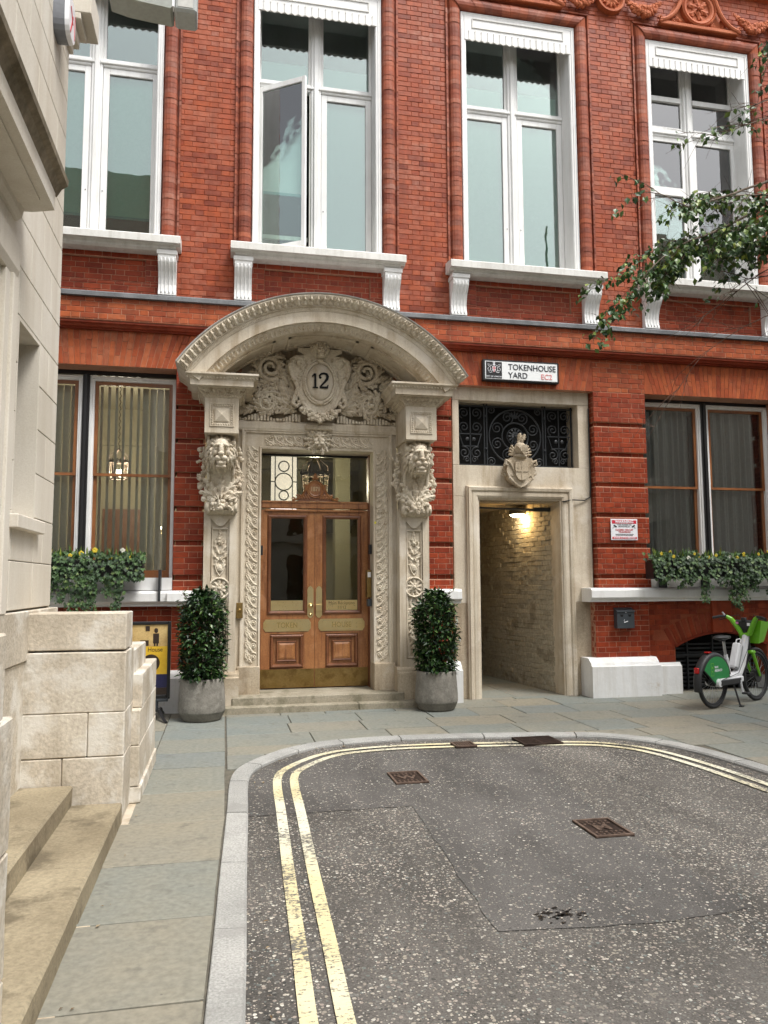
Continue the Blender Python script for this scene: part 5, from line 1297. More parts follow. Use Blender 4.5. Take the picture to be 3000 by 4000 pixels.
# ================================================================ pale stone building on the left
lb = tag(empty('stone_building', None, (-1.35,-6,0)), 'pale ashlar stone building along the left pavement with a projecting door cornice', 'building')
LO = Vector((-1.35,-6,0))
def LB(name, mat, x0,x1,y0,y1,z0,z1,b=0.,parent=None):
    return MB().box(x0-LO.x,x1-LO.x,y0-LO.y,y1-LO.y,z0,z1,b).build(name, mat, parent or lb, fix=False)
LX, LY1 = -1.35, -3.78
wl = empty('ashlar_wall', lb)
# window recess y -5.0..-4.40, z 2.08..3.37 ; door recess further left
rgz = random.Random(2); zz = 1.45; i = 0; Hc = .325
meshes = {}
def block(x1,y0,y1,z0,z1,parent=None,mat=ASHLAR,x0=None,g=.0025):
    x0 = x0 if x0 is not None else x1-.3
    return LB('stone_block', mat, x0,x1,y0+g,y1-g,z0+g,z1-g,.004,parent or wl)
LB('wall_core', KERBJ, -3.2,LX-.02,-9,-5.0,.3,9.5,0,wl); LB('wall_core', KERBJ, -3.2,LX-.02,-4.4,LY1-.02,.3,9.5,0,wl); LB('wall_core', KERBJ, -3.2,LX-.02,-5.0,-4.4,3.45,9.5,0,wl); LB('wall_core', KERBJ, -3.2,LX-.02,-5.0,-4.4,.3,2.0,0,wl)
LB('far_return', ASHLAR, -3.2,LX-.006,LY1-.02,LY1,.3,9.5,0,wl)
while zz < 8.6:
    z1 = zz+Hc; ys_ = [LY1]; y = LY1-(.34 if i%2 else .62)
    while y > -6.9: ys_.append(y); y -= .62
    ys_.append(-6.9); ys_ = ys_[::-1]
    for a,b in zip(ys_,ys_[1:]):
        if zz < 3.37-.02 and z1 > 2.06+.02:      # cut round the window
            if a < -4.40 < b: 
                if b+4.40 > .02: block(LX,-4.40,b,zz,z1)
                if a < -5.0: block(LX,a,-5.0,zz,z1)
                continue
            if a < -5.0 < b:
                block(LX,a,-5.0,zz,z1); continue
            if a >= -5.0 and b <= -4.40: continue
        block(LX,a,b,zz,z1)
    zz = z1; i += 1
block(LX,-5.0,-4.40,1.775,2.0)
# window: reveal, sill, frame
wn_ = empty('window', lb)
LB('reveal', ASHLAR, LX-.36,LX-.002,-4.42,-4.396,2.06,3.40,0,wn_); LB('reveal', ASHLAR, LX-.36,LX-.002,-5.01,-4.986,2.06,3.40,0,wn_); LB('head', ASHLAR, LX-.36,LX-.003,-5.0,-4.4,3.372,3.42,0,wn_)
LB('sill', ASHLAR, LX-.36,LX+.055,-5.06,-4.30,1.985,2.075,.006,wn_)
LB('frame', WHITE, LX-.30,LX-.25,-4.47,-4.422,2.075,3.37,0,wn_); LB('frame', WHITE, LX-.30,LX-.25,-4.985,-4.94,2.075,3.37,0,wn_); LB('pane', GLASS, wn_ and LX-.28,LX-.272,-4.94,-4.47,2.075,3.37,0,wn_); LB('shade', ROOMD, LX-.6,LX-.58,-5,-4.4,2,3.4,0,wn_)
# base course
bs = empty('base_course', lb)
for a,b in ((-4.6,-3.70),(-5.6,-4.605),(-6.9,-5.605)): block(LX+.045,a,b,1.10,1.44,bs,RUBBLE); block(LX+.03,a,b,.1,1.10,bs,RUBBLE)
# door cornice on its bracketed slab
ch = empty('door_cornice', lb)
def LP(name, mat, prof, y0, y1, parent): return MB().prism([(x-LO.x,z) for x,z in prof], y0-LO.y, y1-LO.y, 'y').build(name, mat, parent)
mb = MB()
pr = [(LX,4.02),(LX+.03,4.02),(LX+.06,4.06),(LX+.22,4.075),(LX+.235,4.075),(LX+.235,4.20),(LX+.0,4.26)]
# prism on x-z profile extruded along y
def yprism(name, mat, prof, y0, y1, parent):
    n = len(prof); V = [(x-LO.x,y-LO.y,z) for y in (y0,y1) for x,z in prof]
    return MB().add(V,[list(range(n)),list(range(2*n-1,n-1,-1))]+[[(i+1)%n,i,n+i,n+(i+1)%n] for i in range(n)]).build(name, mat, parent)
yprism('corona', ASHLAR, [(LX-.02,4.03),(LX+.10,4.03),(LX+.235,4.055),(LX+.235,4.17),(LX-.02,4.20)], -7.6,-5.19, ch)
yprism('crown_moulding', SOOT, [(LX-.02,4.20),(LX+.235,4.172),(LX+.25,4.20),(LX+.265,4.225),(LX+.30,4.25),(LX+.305,4.285),(LX-.02,4.36)], -7.6,-5.14, ch)
yprism('soffit_panel', ASHLAR, [(LX+.04,4.012),(LX+.18,4.03),(LX+.18,4.045),(LX+.04,4.028)], -7.3,-5.35, ch)
yprism('bed_moulding', ASHLAR, [(LX-.02,3.95),(LX+.02,3.955),(LX+.045,3.985),(LX+.055,4.035),(LX-.02,4.035)], -7.6,-5.21, ch)
# door architrave below
yprism('door_architrave', ASHLAR, [(LX-.05,3.55),(LX+.03,3.55),(LX+.05,3.60),(LX+.05,3.78),(LX-.02,3.80)], -7.5,-5.24, ch)
for a,b,x in ((-5.36,-5.24,.05),(-5.46,-5.361,.03)): LB('door_jamb', ASHLAR, LX-.05,LX+x,a,b,1.44,3.552,.004,ch)
# string course returning round the far corner, high up
rt = empty('corner_cornice', lb)
for x,y,z0,z1 in ((.03,.02,6.12,6.20),(.07,.06,6.20,6.30),(.12,.11,6.30,6.36),(.20,.19,6.36,6.62)): LB('moulding', ASHLAR, -3.2,LX+x,-3.98,LY1+y,z0,z1-.001,.006,rt)

# ---------------------------------------------------------------- stepped entrance walls and steps
ew = tag(empty('entrance_wall', None, (-1.0,-4.0,0)), 'weathered stepped stone wall beside the left steps, in front of the poster stand', 'wall')
WO = Vector((-1.0,-4.0,0))
def WB(x0,x1,y0,y1,z0,z1,parent,o=WO,mat=RUBBLE,b=.007,name='stone_block', seed=None):
    # rough-edged block
    mb = MB(); mb.box(x0-o.x,x1-o.x,y0-o.y,y1-o.y,z0,z1,b); me = mb.mesh(name); import bmesh as bm_
    b_ = bm_.new(); b_.from_mesh(me); bm_.ops.subdivide_edges(b_, edges=b_.edges, cuts=3, use_grid_fill=True); bm_.ops.recalc_face_normals(b_, faces=b_.faces)
    for v in b_.verts:
        n = noise.noise_vector(Vector(v.co+Vector((x0*7,y0*5,z0*9)))*9)*(.0022 if name != 'step' else .005); n += noise.noise_vector(Vector(v.co)*2.5+Vector((z0*3,x0,0)))*.0025; v.co += n
    b_.to_mesh(me); b_.free()
    return put(name, me, mat, parent)
FY = -4.65
g = .003
# courses: bottom .0-.44, .44-.74, .74-1.15 (front face), top block 1.17-1.42
WB(-1.06,-.66,FY,-4.2,.0,.44-g,ew); WB(-1.9,-1.063,FY,-4.2,.0,.44-g,ew)
WB(-.90,-.66,FY,-4.2,.44,.74-g,ew); WB(-1.9,-.903,FY,-4.2,.44,.74-g,ew)
WB(-1.40,-.66,FY,-4.2,.74,1.15,ew); WB(-1.9,-1.403,FY,-4.2,.74,1.44,ew)
WB(-1.385,-.665,FY+.01,-4.25,1.165,1.42,ew)
for a,b in ((-4.2,-3.72),(-3.717,-3.2)):
    for z0,z1 in ((0,.44),(.44,.74),(.74,1.12)): WB(-1.3,-.665,a+g,b,z0,z1-g,ew)
for a,b in ((-4.22,-3.62),(-3.617,-3.18),(-3.177,-2.82)):      # outer skin, a little lower
    for z0,z1 in ((.0,.12),(.12,.42),(.42,.68),(.68,.935)):
        if (a,z0) == (-4.22,.68): WB(-.80,-.598,a+.12,b,z0,z1,ew)
        else: WB(-.80,-.60+(.015 if z0 == 0 else 0),a,b,z0,z1-g,ew)
nw = tag(empty('entrance_wall', None, (-.9,-8.2,0)), 'rough stone wall end at the very left edge, nearest the camera', 'wall'); NO = Vector((-.9,-8.2,0))
for z0,z1 in ((0,.35),(.35,.75),(.75,1.185)):
    for a,b in ((-8.4,-7.90),(-7.897,-7.53)): WB(-1.3,-.68,a,b,z0,z1-g,nw,NO)
WB(-1.3,-.68,-8.4,-7.66,1.19,1.465,nw,NO)
st = tag(empty('stone_steps', None, (-.9,-6.1,0)), 'two yellowish sandstone steps between the weathered stone walls on the left', 'steps'); SO = Vector((-.9,-6.1,0))
for y0,y1 in ((-7.55,-6.3),(-6.297,-4.655)): WB(-1.02,-.66,y0,y1,-.02,.128,st,SO,STEPS,.012,'step')
WB(-1.7,-.985,-7.55,-4.655,.05,.262,st,SO,STEPS,.014,'step')
WB(-2.2,-1.34,-7.5,-4.66,.2,.40,st,SO,STEPS,.012,'step')
B('pavement_joint', MO_LO, pav, -.73,-.655,-9.6,-3.9,-.02,-.001) if False else None
MB().box(-.72,-.60,-9.6,-2.8,-.04,-.003).build('mortar_fillet', STONE_D, pav, fix=False)

# ================================================================ buildings outside the frame, seen in the reflections
def block_building(name, label, org, rz, W, D, Hh, nb, stone):
    r = tag(empty(name, None, org, rz), label, 'building')
    # facade along local x from 0..W at y=0 (facing -y), depth D
    B('wall', stone, r, 0,W,.25,D,0,Hh)
    nst = int(Hh//3.4); bw = W/nb
    for k in range(nst):
        z0 = .6+k*3.4
        for j in range(nb):
            x = bw*(j+.5); w = bw*.28
            B('pier', stone, r, x+w+.001,x+bw-w-.001,0,.249,z0,z0+2.4)
            wq = empty('window', r); B('pane', GLASS, wq, x-w,x+w,.20,.21,z0,z0+2.4); B('frame', WHITE, wq, x-.03,x+.03,.16,.19,z0,z0+2.4); B('room', ROOMD, wq, x-w,x+w,.23,.24,z0,z0+2.4)
        B('spandrel', stone, r, 0,W,-.002,.248,z0+2.401,z0+3.4)
        B('cornice', stone, r, -.1,W+.1,-.28,.0,z0+3.0,z0+3.2)
    B('parapet_cornice', stone, r, -.2,W+.2,-.6,.3,Hh-.4,Hh)
    return r
block_building('office_building', 'pale stone office building down the right side of the yard, mirrored in the windows', (9.6,-4.5,0), -pi/2, 22, 8, 9.6, 7, ASHLAR)
block_building('office_building', 'pale stone office building closing the yard behind the viewer', (9.0,-27.5,0), pi, 20, 6, 9.5, 6, ASHLAR)
# ================================================================ things on and around the facade
# street name plate
sg_ = tag(empty('street_sign', None, (4.18,-.03,4.66)), 'black framed white street name plate reading TOKENHOUSE YARD EC2', 'sign')
w, h = .585, .158
B('frame', BLACK, sg_, -w,w,-.05,.03,-h,h,b=.012); B('plate', flat('white_enamel',(.78,.80,.80),.25), sg_, -w+.032,w-.032,-.054,-.045,-h+.028,h-.028)
B('crest_panel', BLACK, sg_, -w+.045,-w+.285,-.057,-.05,-h+.038,h-.038)
NAVY = flat('black_lettering',(.01,.012,.02),.4); PINK = flat('faded_red_lettering',(.72,.25,.25),.5); SILV = flat('silver_print',(.55,.56,.58),.5); REDP = flat('red_print',(.55,.04,.05),.5)
text('lettering','TOKENHOUSE',.122,NAVY,sg_,(-.205,-.057,.052),align='LEFT',bold=.0006,wid=.93,sp=.98); text('lettering','YARD',.122,NAVY,sg_,(-.205,-.057,-.068),align='LEFT',bold=.0006,wid=.93); text('lettering','EC2',.11,PINK,sg_,(.295,-.057,-.07),align='LEFT',bold=.0004,wid=.95)
text('lettering','CITY OF LONDON',.030,SILV,sg_,(-w+.165,-.060,-h+.060),bold=.0008,wid=.95)
cr_ = empty('city_arms', sg_); cx_, cz_ = -w+.165, .025
MB().prism([(cx_+x,cz_+z) for x,z in ((-.028,.03),(.028,.03),(.028,-.02),(.018,-.045),(0,-.058),(-.018,-.045),(-.028,-.02))],-.061,-.057,'y').build('shield', SILV, cr_)
mb = MB(); mb.box(cx_-.005,cx_+.005,-.063,-.0605,cz_-.055,cz_+.03); mb.box(cx_-.028,cx_+.028,-.0632,-.0605,cz_-.004,cz_+.006); mb.build('cross', REDP, cr_, fix=False)
mb = MB()
for s in (-1,1):
    for p in (((.035,-.05),(.055,-.03),(.05,.0),(.062,.025),(.045,.045),(.032,.035)),((.055,-.03),(.085,-.04),(.095,-.01),(.08,.005)),((.05,.01),(.085,.03),(.095,.06),(.065,.05)),((.03,-.06),(.06,-.065),(.08,-.055))):
        mb.tube([(cx_+s*x,-.059,cz_+z) for x,z in p],.0055,5)
mb.ball((cx_,-.059,cz_+.05),(.022,.004,.016),8,5); mb.acan(cx_,cz_+.055,pi/2,.045,.05,-.057,.005,3)
mb.build('supporters', SILV, cr_)
# warning sign
ws = tag(empty('warning_sign', None, (5.755,-.02,2.385)), 'white and red closed circuit television WARNING notice on the brick pier', 'sign')
w, h = .213, .155; WHT = flat('white_plastic',(.78,.79,.82),.35); REDS = flat('red_plastic',(.60,.03,.06),.4)
B('board', WHT, ws, -w,w,-.006,.004,-h,h,b=.002); B('red_band', REDS, ws, -w+.018,w-.018,-.0085,-.0055,h-.068,h-.018); B('red_band', REDS, ws, -w+.018,w-.018,-.0085,-.0055,-h+.014,-h+.046)
text('lettering','WARNING',.058,WHT,ws,(0,-.0105,h-.043),bold=.0016,wid=1.05,depth=.001); text('lettering','24 HOUR CCTV IN OPERATION',.028,WHT,ws,(0,-.0105,-h+.030),bold=.0008,wid=.88,depth=.001)
text('lettering','THESE PREMISES ARE',.024,NAVY,ws,(0,-.0075,.068),wid=1.05,depth=.001); text('lettering','PROTECTED BY',.024,NAVY,ws,(0,-.0075,.042),wid=1.1,depth=.001)
text('lettering','CLOSED CIRCUIT',.034,REDP,ws,(0,-.0075,-.006),wid=1.08,bold=.0006,depth=.001); text('lettering','TELEVISION',.034,REDP,ws,(0,-.0075,-.038),wid=1.08,bold=.0006,depth=.001)
text('lettering','ALL IMAGES ARE RECORDED FOR THE PURPOSES',.0135,NAVY,ws,(0,-.0075,-.070),wid=.98,depth=.001); text('lettering','OF PUBLIC SAFETY AND CRIME PREVENTION',.0135,NAVY,ws,(0,-.0075,-.086),wid=.98,depth=.001)
for s in (-1,1):
    mb = MB(); mb.box(-.026,.026,-.0095,-.0055,-.010,.010,M=T(s*.145,0,.05,ry=s*-.55)); mb.tube([(s*.155,-.0075,.042),(s*.165,-.0075,.024),(s*.19,-.0075,.022)],.003,4); mb.build('camera_symbol', BLACK, ws)
# cigarette bin
ab = tag(empty('cigarette_bin', None, (5.675,-.03,1.10)), 'dark grey wall-mounted cigarette bin under the white ledge', 'bin')
w, h = .135, .145
MB().prism([(0,-h),(-.10,-h),(-.10,h-.045),(0,h)],-w,w,'x').build('box', GREYB, ab)
MB().prism([(.0,h+.004),(-.112,h-.045),(-.112,h-.058),(0,h-.008)],-w-.008,w+.008,'x').build('lid', GREYB, ab)
for s in (-1,1): MB().prism([(s*.062-.026,.052),(s*.062+.026,.052),(s*.062+.016,.02),(s*.062-.016,.02)],-.103,-.099,'y').build('slot', VOID, ab)
mb = MB(); mb.tube([(-.03,-.103,-.062),(.03,-.103,-.045)],.006,5); mb.tube([(-.026,-.103,-.05),(-.03,-.103,-.03),(-.02,-.103,-.02)],.003,4); mb.build('cigarette_symbol', WHT, ab); MB().lathe([(.009,-.1),(.009,-.106),(0,-.107)],10,c=(0,0,.085),axis='y').build('lock', WHT, ab)
# potted laurels
def pot_plant(x, y, label, seed, hgt, rad):
    r = tag(empty('potted_shrub', None, (x,y,0)), label, 'potted plant', 'clipped shrubs in concrete pots beside the porch'); rg = random.Random(seed)
    MB().lathe([(.0,0),(.215,0),(.235,.02),(.268,.092)],40).build('pot_foot', CONC_D, r, smooth=False)
    o = MB().lathe([(.268,.092),(.276,.12),(.275,.2),(.268,.32),(.256,.46),(.252,.49),(.245,.497),(.228,.495),(.222,.48),(.222,.43)],44).build('pot', CONC, r, smooth=True)
    MB().lathe([(0,.445),(.222,.44)],24).build('soil', SOIL, r)
    mb = MB()
    for k in range(9):
        a = rg.uniform(0,6.28); q = rg.uniform(0,.10); mb.tube([(q*cos(a),q*sin(a),.43),(q*1.4*cos(a+.2),q*1.4*sin(a+.2),.9),(q*1.2*cos(a+.5),q*1.2*sin(a+.5),hgt-.1)],[.012,.009,.004],5)
    mb.build('stem', TWIG, r)
    mb = MB(); N = 4200
    for k in range(N):
        z = .47+(hgt-.47)*rg.random(); t = (z-.47)/(hgt-.47)
        a = rg.uniform(0,2*pi); env = rad*(.86+.26*t**.5-.20*t*t-.62*max(0,t-.80)/.20)*(1+.20*noise.noise(Vector((cos(a)*1.5,sin(a)*1.5,z*4+seed))))
        q = env*(.25+.75*rg.random()**.45) if k%4 else env*rg.random()
        q *= rg.choice((1,1,1,1.12)); z += rg.choice((0,0,0,.03)) if t > .9 else 0
        p = Vector((cos(a)*q,sin(a)*q,z)); out = Vector((cos(a),sin(a),0))
        d = (out*rg.uniform(.3,1.1)+Vector((rg.uniform(-.7,.7),rg.uniform(-.7,.7),rg.uniform(-.7,.75)))); L = rg.uniform(.055,.095)
        mb.cr = min(1,max(0.001,rg.random()**1.4)); up = Vector((out.x*.4+rg.uniform(-.5,.5),out.y*.4+rg.uniform(-.5,.5),1)); mb.leaf(p,d,up,L,L*rg.uniform(.38,.5),rg.uniform(.05,.3))
    m3 = MB()
    for k in range(34):         # stray shoots
        a = rg.uniform(0,2*pi); z = rg.uniform(.55,hgt-.03); q = rad*.75; p = Vector((cos(a)*q,sin(a)*q,z)); d = Vector((cos(a)*rg.uniform(.2,.9),sin(a)*rg.uniform(.2,.9),rg.uniform(.2,1))).normalized(); Ln = rg.uniform(.10,.20)
        m3.tube([p,p+d*Ln*.5,p+d*Ln],[.004,.003,.002],4)
        for m in range(6):
            t = .3+.7*m/5; mb.cr = rg.uniform(.5,1); mb.leaf(p+d*Ln*t,Vector((rg.uniform(-1,1),rg.uniform(-1,1),rg.uniform(-.2,.9))),Vector((rg.uniform(-.4,.4),-.3,1)),rg.uniform(.045,.075),.028,.15)
    m3.build('shoots', TWIG, r, kind='stuff')
    mb.build('foliage', LEAF, r, fix=False)
    return r
pot_plant(-.235,-.72,'concrete pot with clipped green shrub beside the poster stand',3,1.52,.262)
pot_plant(2.70,-.63,'concrete pot with clipped green shrub beside the passage doorway',8,1.50,.255)
# window boxes with ivy and pansies
def window_box(x0,x1,y,z0,z1,label,seed,strands,boxmat,cover=1.):
    r = tag(empty('window_box', None, ((x0+x1)/2,y,z0)), label, 'window box', 'ivy window boxes'); rg = random.Random(seed); w = (x1-x0)/2; H_ = z1-z0
    mb = MB(); mb.box(-w,w,-.0,.02,0,H_); mb.box(-w,w,.20,.22,0,H_); mb.box(-w,-w+.02,.021,.199,0,H_); mb.box(w-.02,w,.021,.199,0,H_); mb.box(-w+.021,w-.021,.021,.199,0,.02); mb.build('trough', boxmat, r, fix=False)
    B('soil', SOIL, r, -w+.022,w-.022,.022,.198,.02,H_-.03)
    mb = MB()
    for k in range(int(620*w*2*cover)):
        x = rg.uniform(-w-.03,w+.03); v = rg.random()
        if v < .55: p = Vector((x, -.02-rg.random()*.07, H_*rg.uniform(-.05,1.15))); d = Vector((rg.uniform(-.6,.6),-.5,-.8+rg.uniform(-.5,.4)))
        else: p = Vector((x, rg.uniform(-.06,.2), H_+rg.uniform(-.02,.14)*(.6+.5*noise.noise(Vector((x*4,seed,0)))))); d = Vector((rg.uniform(-1,1),rg.uniform(-1,.4),rg.uniform(-.6,.8)))
        mb.cr = max(.001,rg.random()**1.3); mb.ivy(p,d,Vector((rg.uniform(-.3,.3),-.8,.6+rg.uniform(-.4,.3))).normalized(),rg.uniform(.035,.065))
    mb.build('ivy', IVYM, r, fix=False, kind='stuff')
    for sx,ln in strands:
        mb = MB(); m2 = MB(); x = sx-(x0+x1)/2; P = []
        for q in range(3 if ln > .15 else 2):
            xx = x+rg.uniform(-.05,.05); P = []
            for k in range(9):
                t = k/8; P.append(Vector((xx+.03*sin(t*5+q),-.045-.02*sin(t*6+q)-(.06 if boxmat is BLACK and False else 0),.05-(ln+.05)*rg.uniform(.9,1)*t)))
            m2.tube(P,.0025,4)
            for k in range(int(16+ln*70)):
                t = rg.random(); i = min(7,int(t*8)); p = P[i].lerp(P[i+1],t*8-i)+Vector((rg.uniform(-.045,.045),rg.uniform(-.025,.01),0)); mb.cr = max(.001,rg.random()); mb.ivy(p,Vector((rg.uniform(-.7,.7),-.25,-1)),Vector((rg.uniform(-.2,.2),-1,.35)).normalized(),rg.uniform(.03,.058)*(1-.3*t))
        mb.build('trailing_ivy', IVYM, r, fix=False); m2.build('trailing_stem', TWIG, r)
    mb = MB()
    for k in range(int(w*2*46)):
        p = Vector((rg.uniform(-w,w),rg.uniform(-.03,.18),H_+rg.uniform(.0,.05))); mb.cr = max(.001,rg.random()); mb.leaf(p,Vector((rg.uniform(-.4,.4),rg.uniform(-.5,.2),1)),Vector((rg.uniform(-1,1),-1,.2)),rg.uniform(.09,.16),.028)
    mb.build('upright_leaves', BIRCH, r, fix=False)
    for k in range(int(w*2*7)):
        c = Vector((-w+2*w*(k+rg.random())/(w*14),rg.uniform(-.07,.05),H_+rg.uniform(.02,.13))); mb = MB(); s_ = rg.uniform(.014,.024)
        for m in range(5):
            a = m*1.257+.3; mb.ball((c.x+s_*cos(a)*.8,c.y-.004*(m%2),c.z+s_*sin(a)*.8),(s_*.75,.004,s_*.75),7,4)
        mb.build('flower', PANSYW if k%5==3 else PANSY, r)
    return r
window_box(-2.5,-1.0,-.30,1.68,1.92,'black window box of ivy and yellow pansies below the lantern-lit window',4,[(-2.1,.42),(-1.95,.3),(-1.78,.46),(-1.66,.40),(-1.56,.46),(-1.24,.48),(-1.42,.22)],BLACK,1.)
window_box(6.03,9.1,-.32,1.66,1.93,'long black window box of ivy and yellow pansies above the hire bike',6,[(6.2,.08),(6.45,.14),(6.62,.1),(6.84,.36),(7.12,.12),(7.28,.40),(7.38,.46),(7.48,.34),(7.62,.2),(7.9,.26),(8.1,.2)],BLACK)
for x in (-2.15,-.80): B('box_bracket', IRON, bld, x-.014,x+.014,-.16,.02,1.40 if x > -1 else 1.42,1.80 if x > -1 else 1.70)
for x in (6.32,7.02,7.75,8.35): B('box_bracket', IRON, bld, x-.014,x+.014,-.16,.02,1.53,1.67)
# poster stand
ps = tag(empty('poster_stand', None, (-.95,-.50,0)), 'black framed poster stand behind the weathered stone wall', 'poster stand')
w = .33; z0,z1 = .235,1.165; PY = -.02
mb = MB(); f = .038; mb.box(-w,-w+f,PY-.02,PY+.02,z0,z1,.006); mb.box(w-f,w,PY-.02,PY+.02,z0,z1,.006); mb.box(-w+f,w-f,PY-.019,PY+.019,z0,z0+f*1.3,.006); mb.box(-w+f,w-f,PY-.019,PY+.019,z1-f,z1,.006); mb.build('frame', BLACK, ps)
po = empty('poster', ps); yy = PY-.004
TAN = surf('poster_photo_wall', [(.3,(.42,.27,.10)),(.7,(.62,.45,.20))], 6, .4, 0, 60); YELP = flat('poster_yellow',(.68,.42,.03),.4); NAV = flat('poster_navy',(.02,.02,.07),.4); DKP = flat('poster_dark',(.035,.022,.015),.4)
B('photo', TAN, po, -w+f,w-f,yy,yy+.004,.865,z1-f); B('yellow_panel', YELP, po, -w+f,w-f,yy,yy+.004,.53,.8645); B('navy_panel', NAV, po, -w+f,w-f,yy,yy+.004,.37,.5295); B('photo', DKP, po, -w+f,w-f,yy,yy+.004,z0+f,.3695)
text('lettering','Token House',.075,DKP,po,(.05,yy-.001,.825),wid=.9,depth=.001); MB().lathe([(0,-.002),(.098,-.002),(.105,-.001),(.105,.002)],28,c=(.10,yy,.665),axis='y').build('round_photo', DKP, po)
text('lettering','o',.06,WHT,po,(.13,yy-.001,.46),depth=.001)
mb = MB(); mb.box(.12,.19,yy-.002,yy,.90,1.02); mb.ball((.155,yy-.001,1.055),(.024,.002,.03),8,6); mb.box(.13,.15,yy-.002,yy,.868,.905); mb.box(.16,.18,yy-.002,yy,.868,.905); mb.box(-.03,.07,yy-.002,yy,.872,.94); mb.box(-.10,-.05,yy-.002,yy,.872,.93); mb.box(-.29,-.15,yy-.002,yy,.872,1.0); mb.build('printed_figure', DKP, po, fix=False)
mb = MB(); mb.box(-.21,-.09,yy-.003,yy-.001,.55,.6); mb.box(.03,.08,yy-.003,yy-.001,1.05,1.11); mb.build('printed_detail', DKP, po, fix=False)
mb = MB(); mb.box(w-.26,w-.02,PY-.03,PY+.03,.205,.238,.004); mb.tube([(w-.16,PY,.21),(w-.16,PY,.10)],.028,10); mb.tube([(w-.16-.4,PY,.21),(w-.16-.4,PY,.10)],.028,10); mb.build('spring_post', GREYB, ps)
mb = MB()
for s in (-1,1):
    for x in (w-.14,-w+.10): mb.tube([(x,PY,.10),(x+.03,PY+s*.10,.10),(x+.10*(1 if s<0 else .3),PY+s*.30,.03),(x+.13*(1 if s<0 else .3),PY+s*.38,.016)],[.02,.022,.02,.016],7)
mb.box(-w+.06,w-.10,PY-.03,PY+.03,.085,.115,.006); mb.build('foot', BLACK, ps)
# hire bike
bk = tag(empty('hire_bike', None, (6.17,-1.38,0), atan2(.46,.98)), 'green and white electric hire bike parked by the cellar arch', 'bicycle')
LIME = flat('lime_green_paint',(.16,.46,.02),.35); GRNS = flat('dark_green_sticker',(.01,.22,.05),.4); BW = flat('bike_white',(.74,.75,.76),.35); RUB = flat('tyre_rubber',(.012,.012,.012),.75); ALU = flat('alloy',(.45,.46,.47),.35,.8); SILB = flat('battery_silver',(.36,.37,.38),.4,.3); REDL = flat('red_lens',(.45,.01,.01),.2); PLAS = flat('black_plastic',(.018,.018,.019),.5)
R_ = .335
def wheel(name, x, hub):
    wv_ = empty(name, bk, (x,0,R_)); seg = 36
    MB().tube([(( R_-.024)*cos(a),0,(R_-.024)*sin(a)) for a in [2*pi*k/seg for k in range(seg+1)]],.024,9,cap=False).build('tyre', RUB, wv_, smooth=True)
    MB().tube([((R_-.055)*cos(a),0,(R_-.055)*sin(a)) for a in [2*pi*k/seg for k in range(seg+1)]],.012,6,cap=False).build('rim', PLAS, wv_, smooth=True)
    MB().lathe([(0,-.045),(hub,-.04),(hub,.04),(0,.045)],18,axis='y').build('hub', PLAS, wv_)
    mb = MB()
    for k in range(24):
        a = 2*pi*k/24; mb.tube([(hub*cos(a+.25*(-1)**k),.02*(-1)**k,hub*sin(a+.25*(-1)**k)),((R_-.06)*cos(a),0,(R_-.06)*sin(a))],.0016,4)
    mb.build('spokes', ALU, wv_); return wv_
wheel('rear_wheel',0,.055); wheel('front_wheel',1.08,.085)
def arcxz(cx,cz,r,a0,a1,n,y=0): return [(cx+r*cos(a0+(a1-a0)*k/n),y,cz+r*sin(a0+(a1-a0)*k/n)) for k in range(n+1)]
# rear guard: wide black mudguard with green panels
gd = empty('rear_guard', bk); V = []; F = []; prof = [(-.055,.0),(-.05,.018),(-.025,.03),(.025,.03),(.05,.018),(.055,.0)]; n = 22; m = len(prof)
for k in range(n+1):
    a = radians(12+(196-12)*k/n)
    for y_,dr in prof: V.append(((R_+.012+dr)*cos(a),y_,R_+(R_+.012+dr)*sin(a)))
MB().add(V,[[k*m+j,k*m+j+1,k*m+m+j+1,k*m+m+j] for k in range(n) for j in range(m-1)]).build('mudguard', PLAS, gd, smooth=True)
pts = [(p[0],p[2]) for p in arcxz(0,R_,R_+.012,radians(20),radians(150),16)]
pan = pts+[(-.20,R_+.10),(-.02,R_-.04),(.02,R_+.02),(.09,R_+.03),(.30,R_+.0)]
for s in (-1,1):
    MB().prism(pan,s*.057,s*.047,'y').build('skirt', PLAS, gd)
    inner = [(x*.93+.004,(z-R_)*.90+R_+.012) for x,z in pan]; MB().prism(inner,s*.0605,s*.0572,'y').build('green_panel', GRNS, gd)
for body,z in (('HAVE',R_+.19),('FEEDBACK?',R_+.148)): text('lettering',body,.040,WHT,gd,(-.045,-.0615,z),align='LEFT',bold=.0010,wid=.85,depth=.0006)
mb = MB(); mb.frame(-.125,-.07,R_+.09,R_+.24,[(0,-.0606),(0,-.0625),(.005,-.0625),(.005,-.0606)],closed=True); mb.ball((-.097,-.0615,R_+.19),(.012,.001,.012),8,5); mb.ball((-.097,-.0615,R_+.14),(.010,.001,.010),8,5); mb.build('phone_symbol', LIME, gd)
B('rear_light', REDL, bk, -.375,-.345,-.03,.03,R_+.13,R_+.20,b=.006); B('reflector', REDL, bk, -.13,-.05,-.03,.03,.705,.722,b=.004)
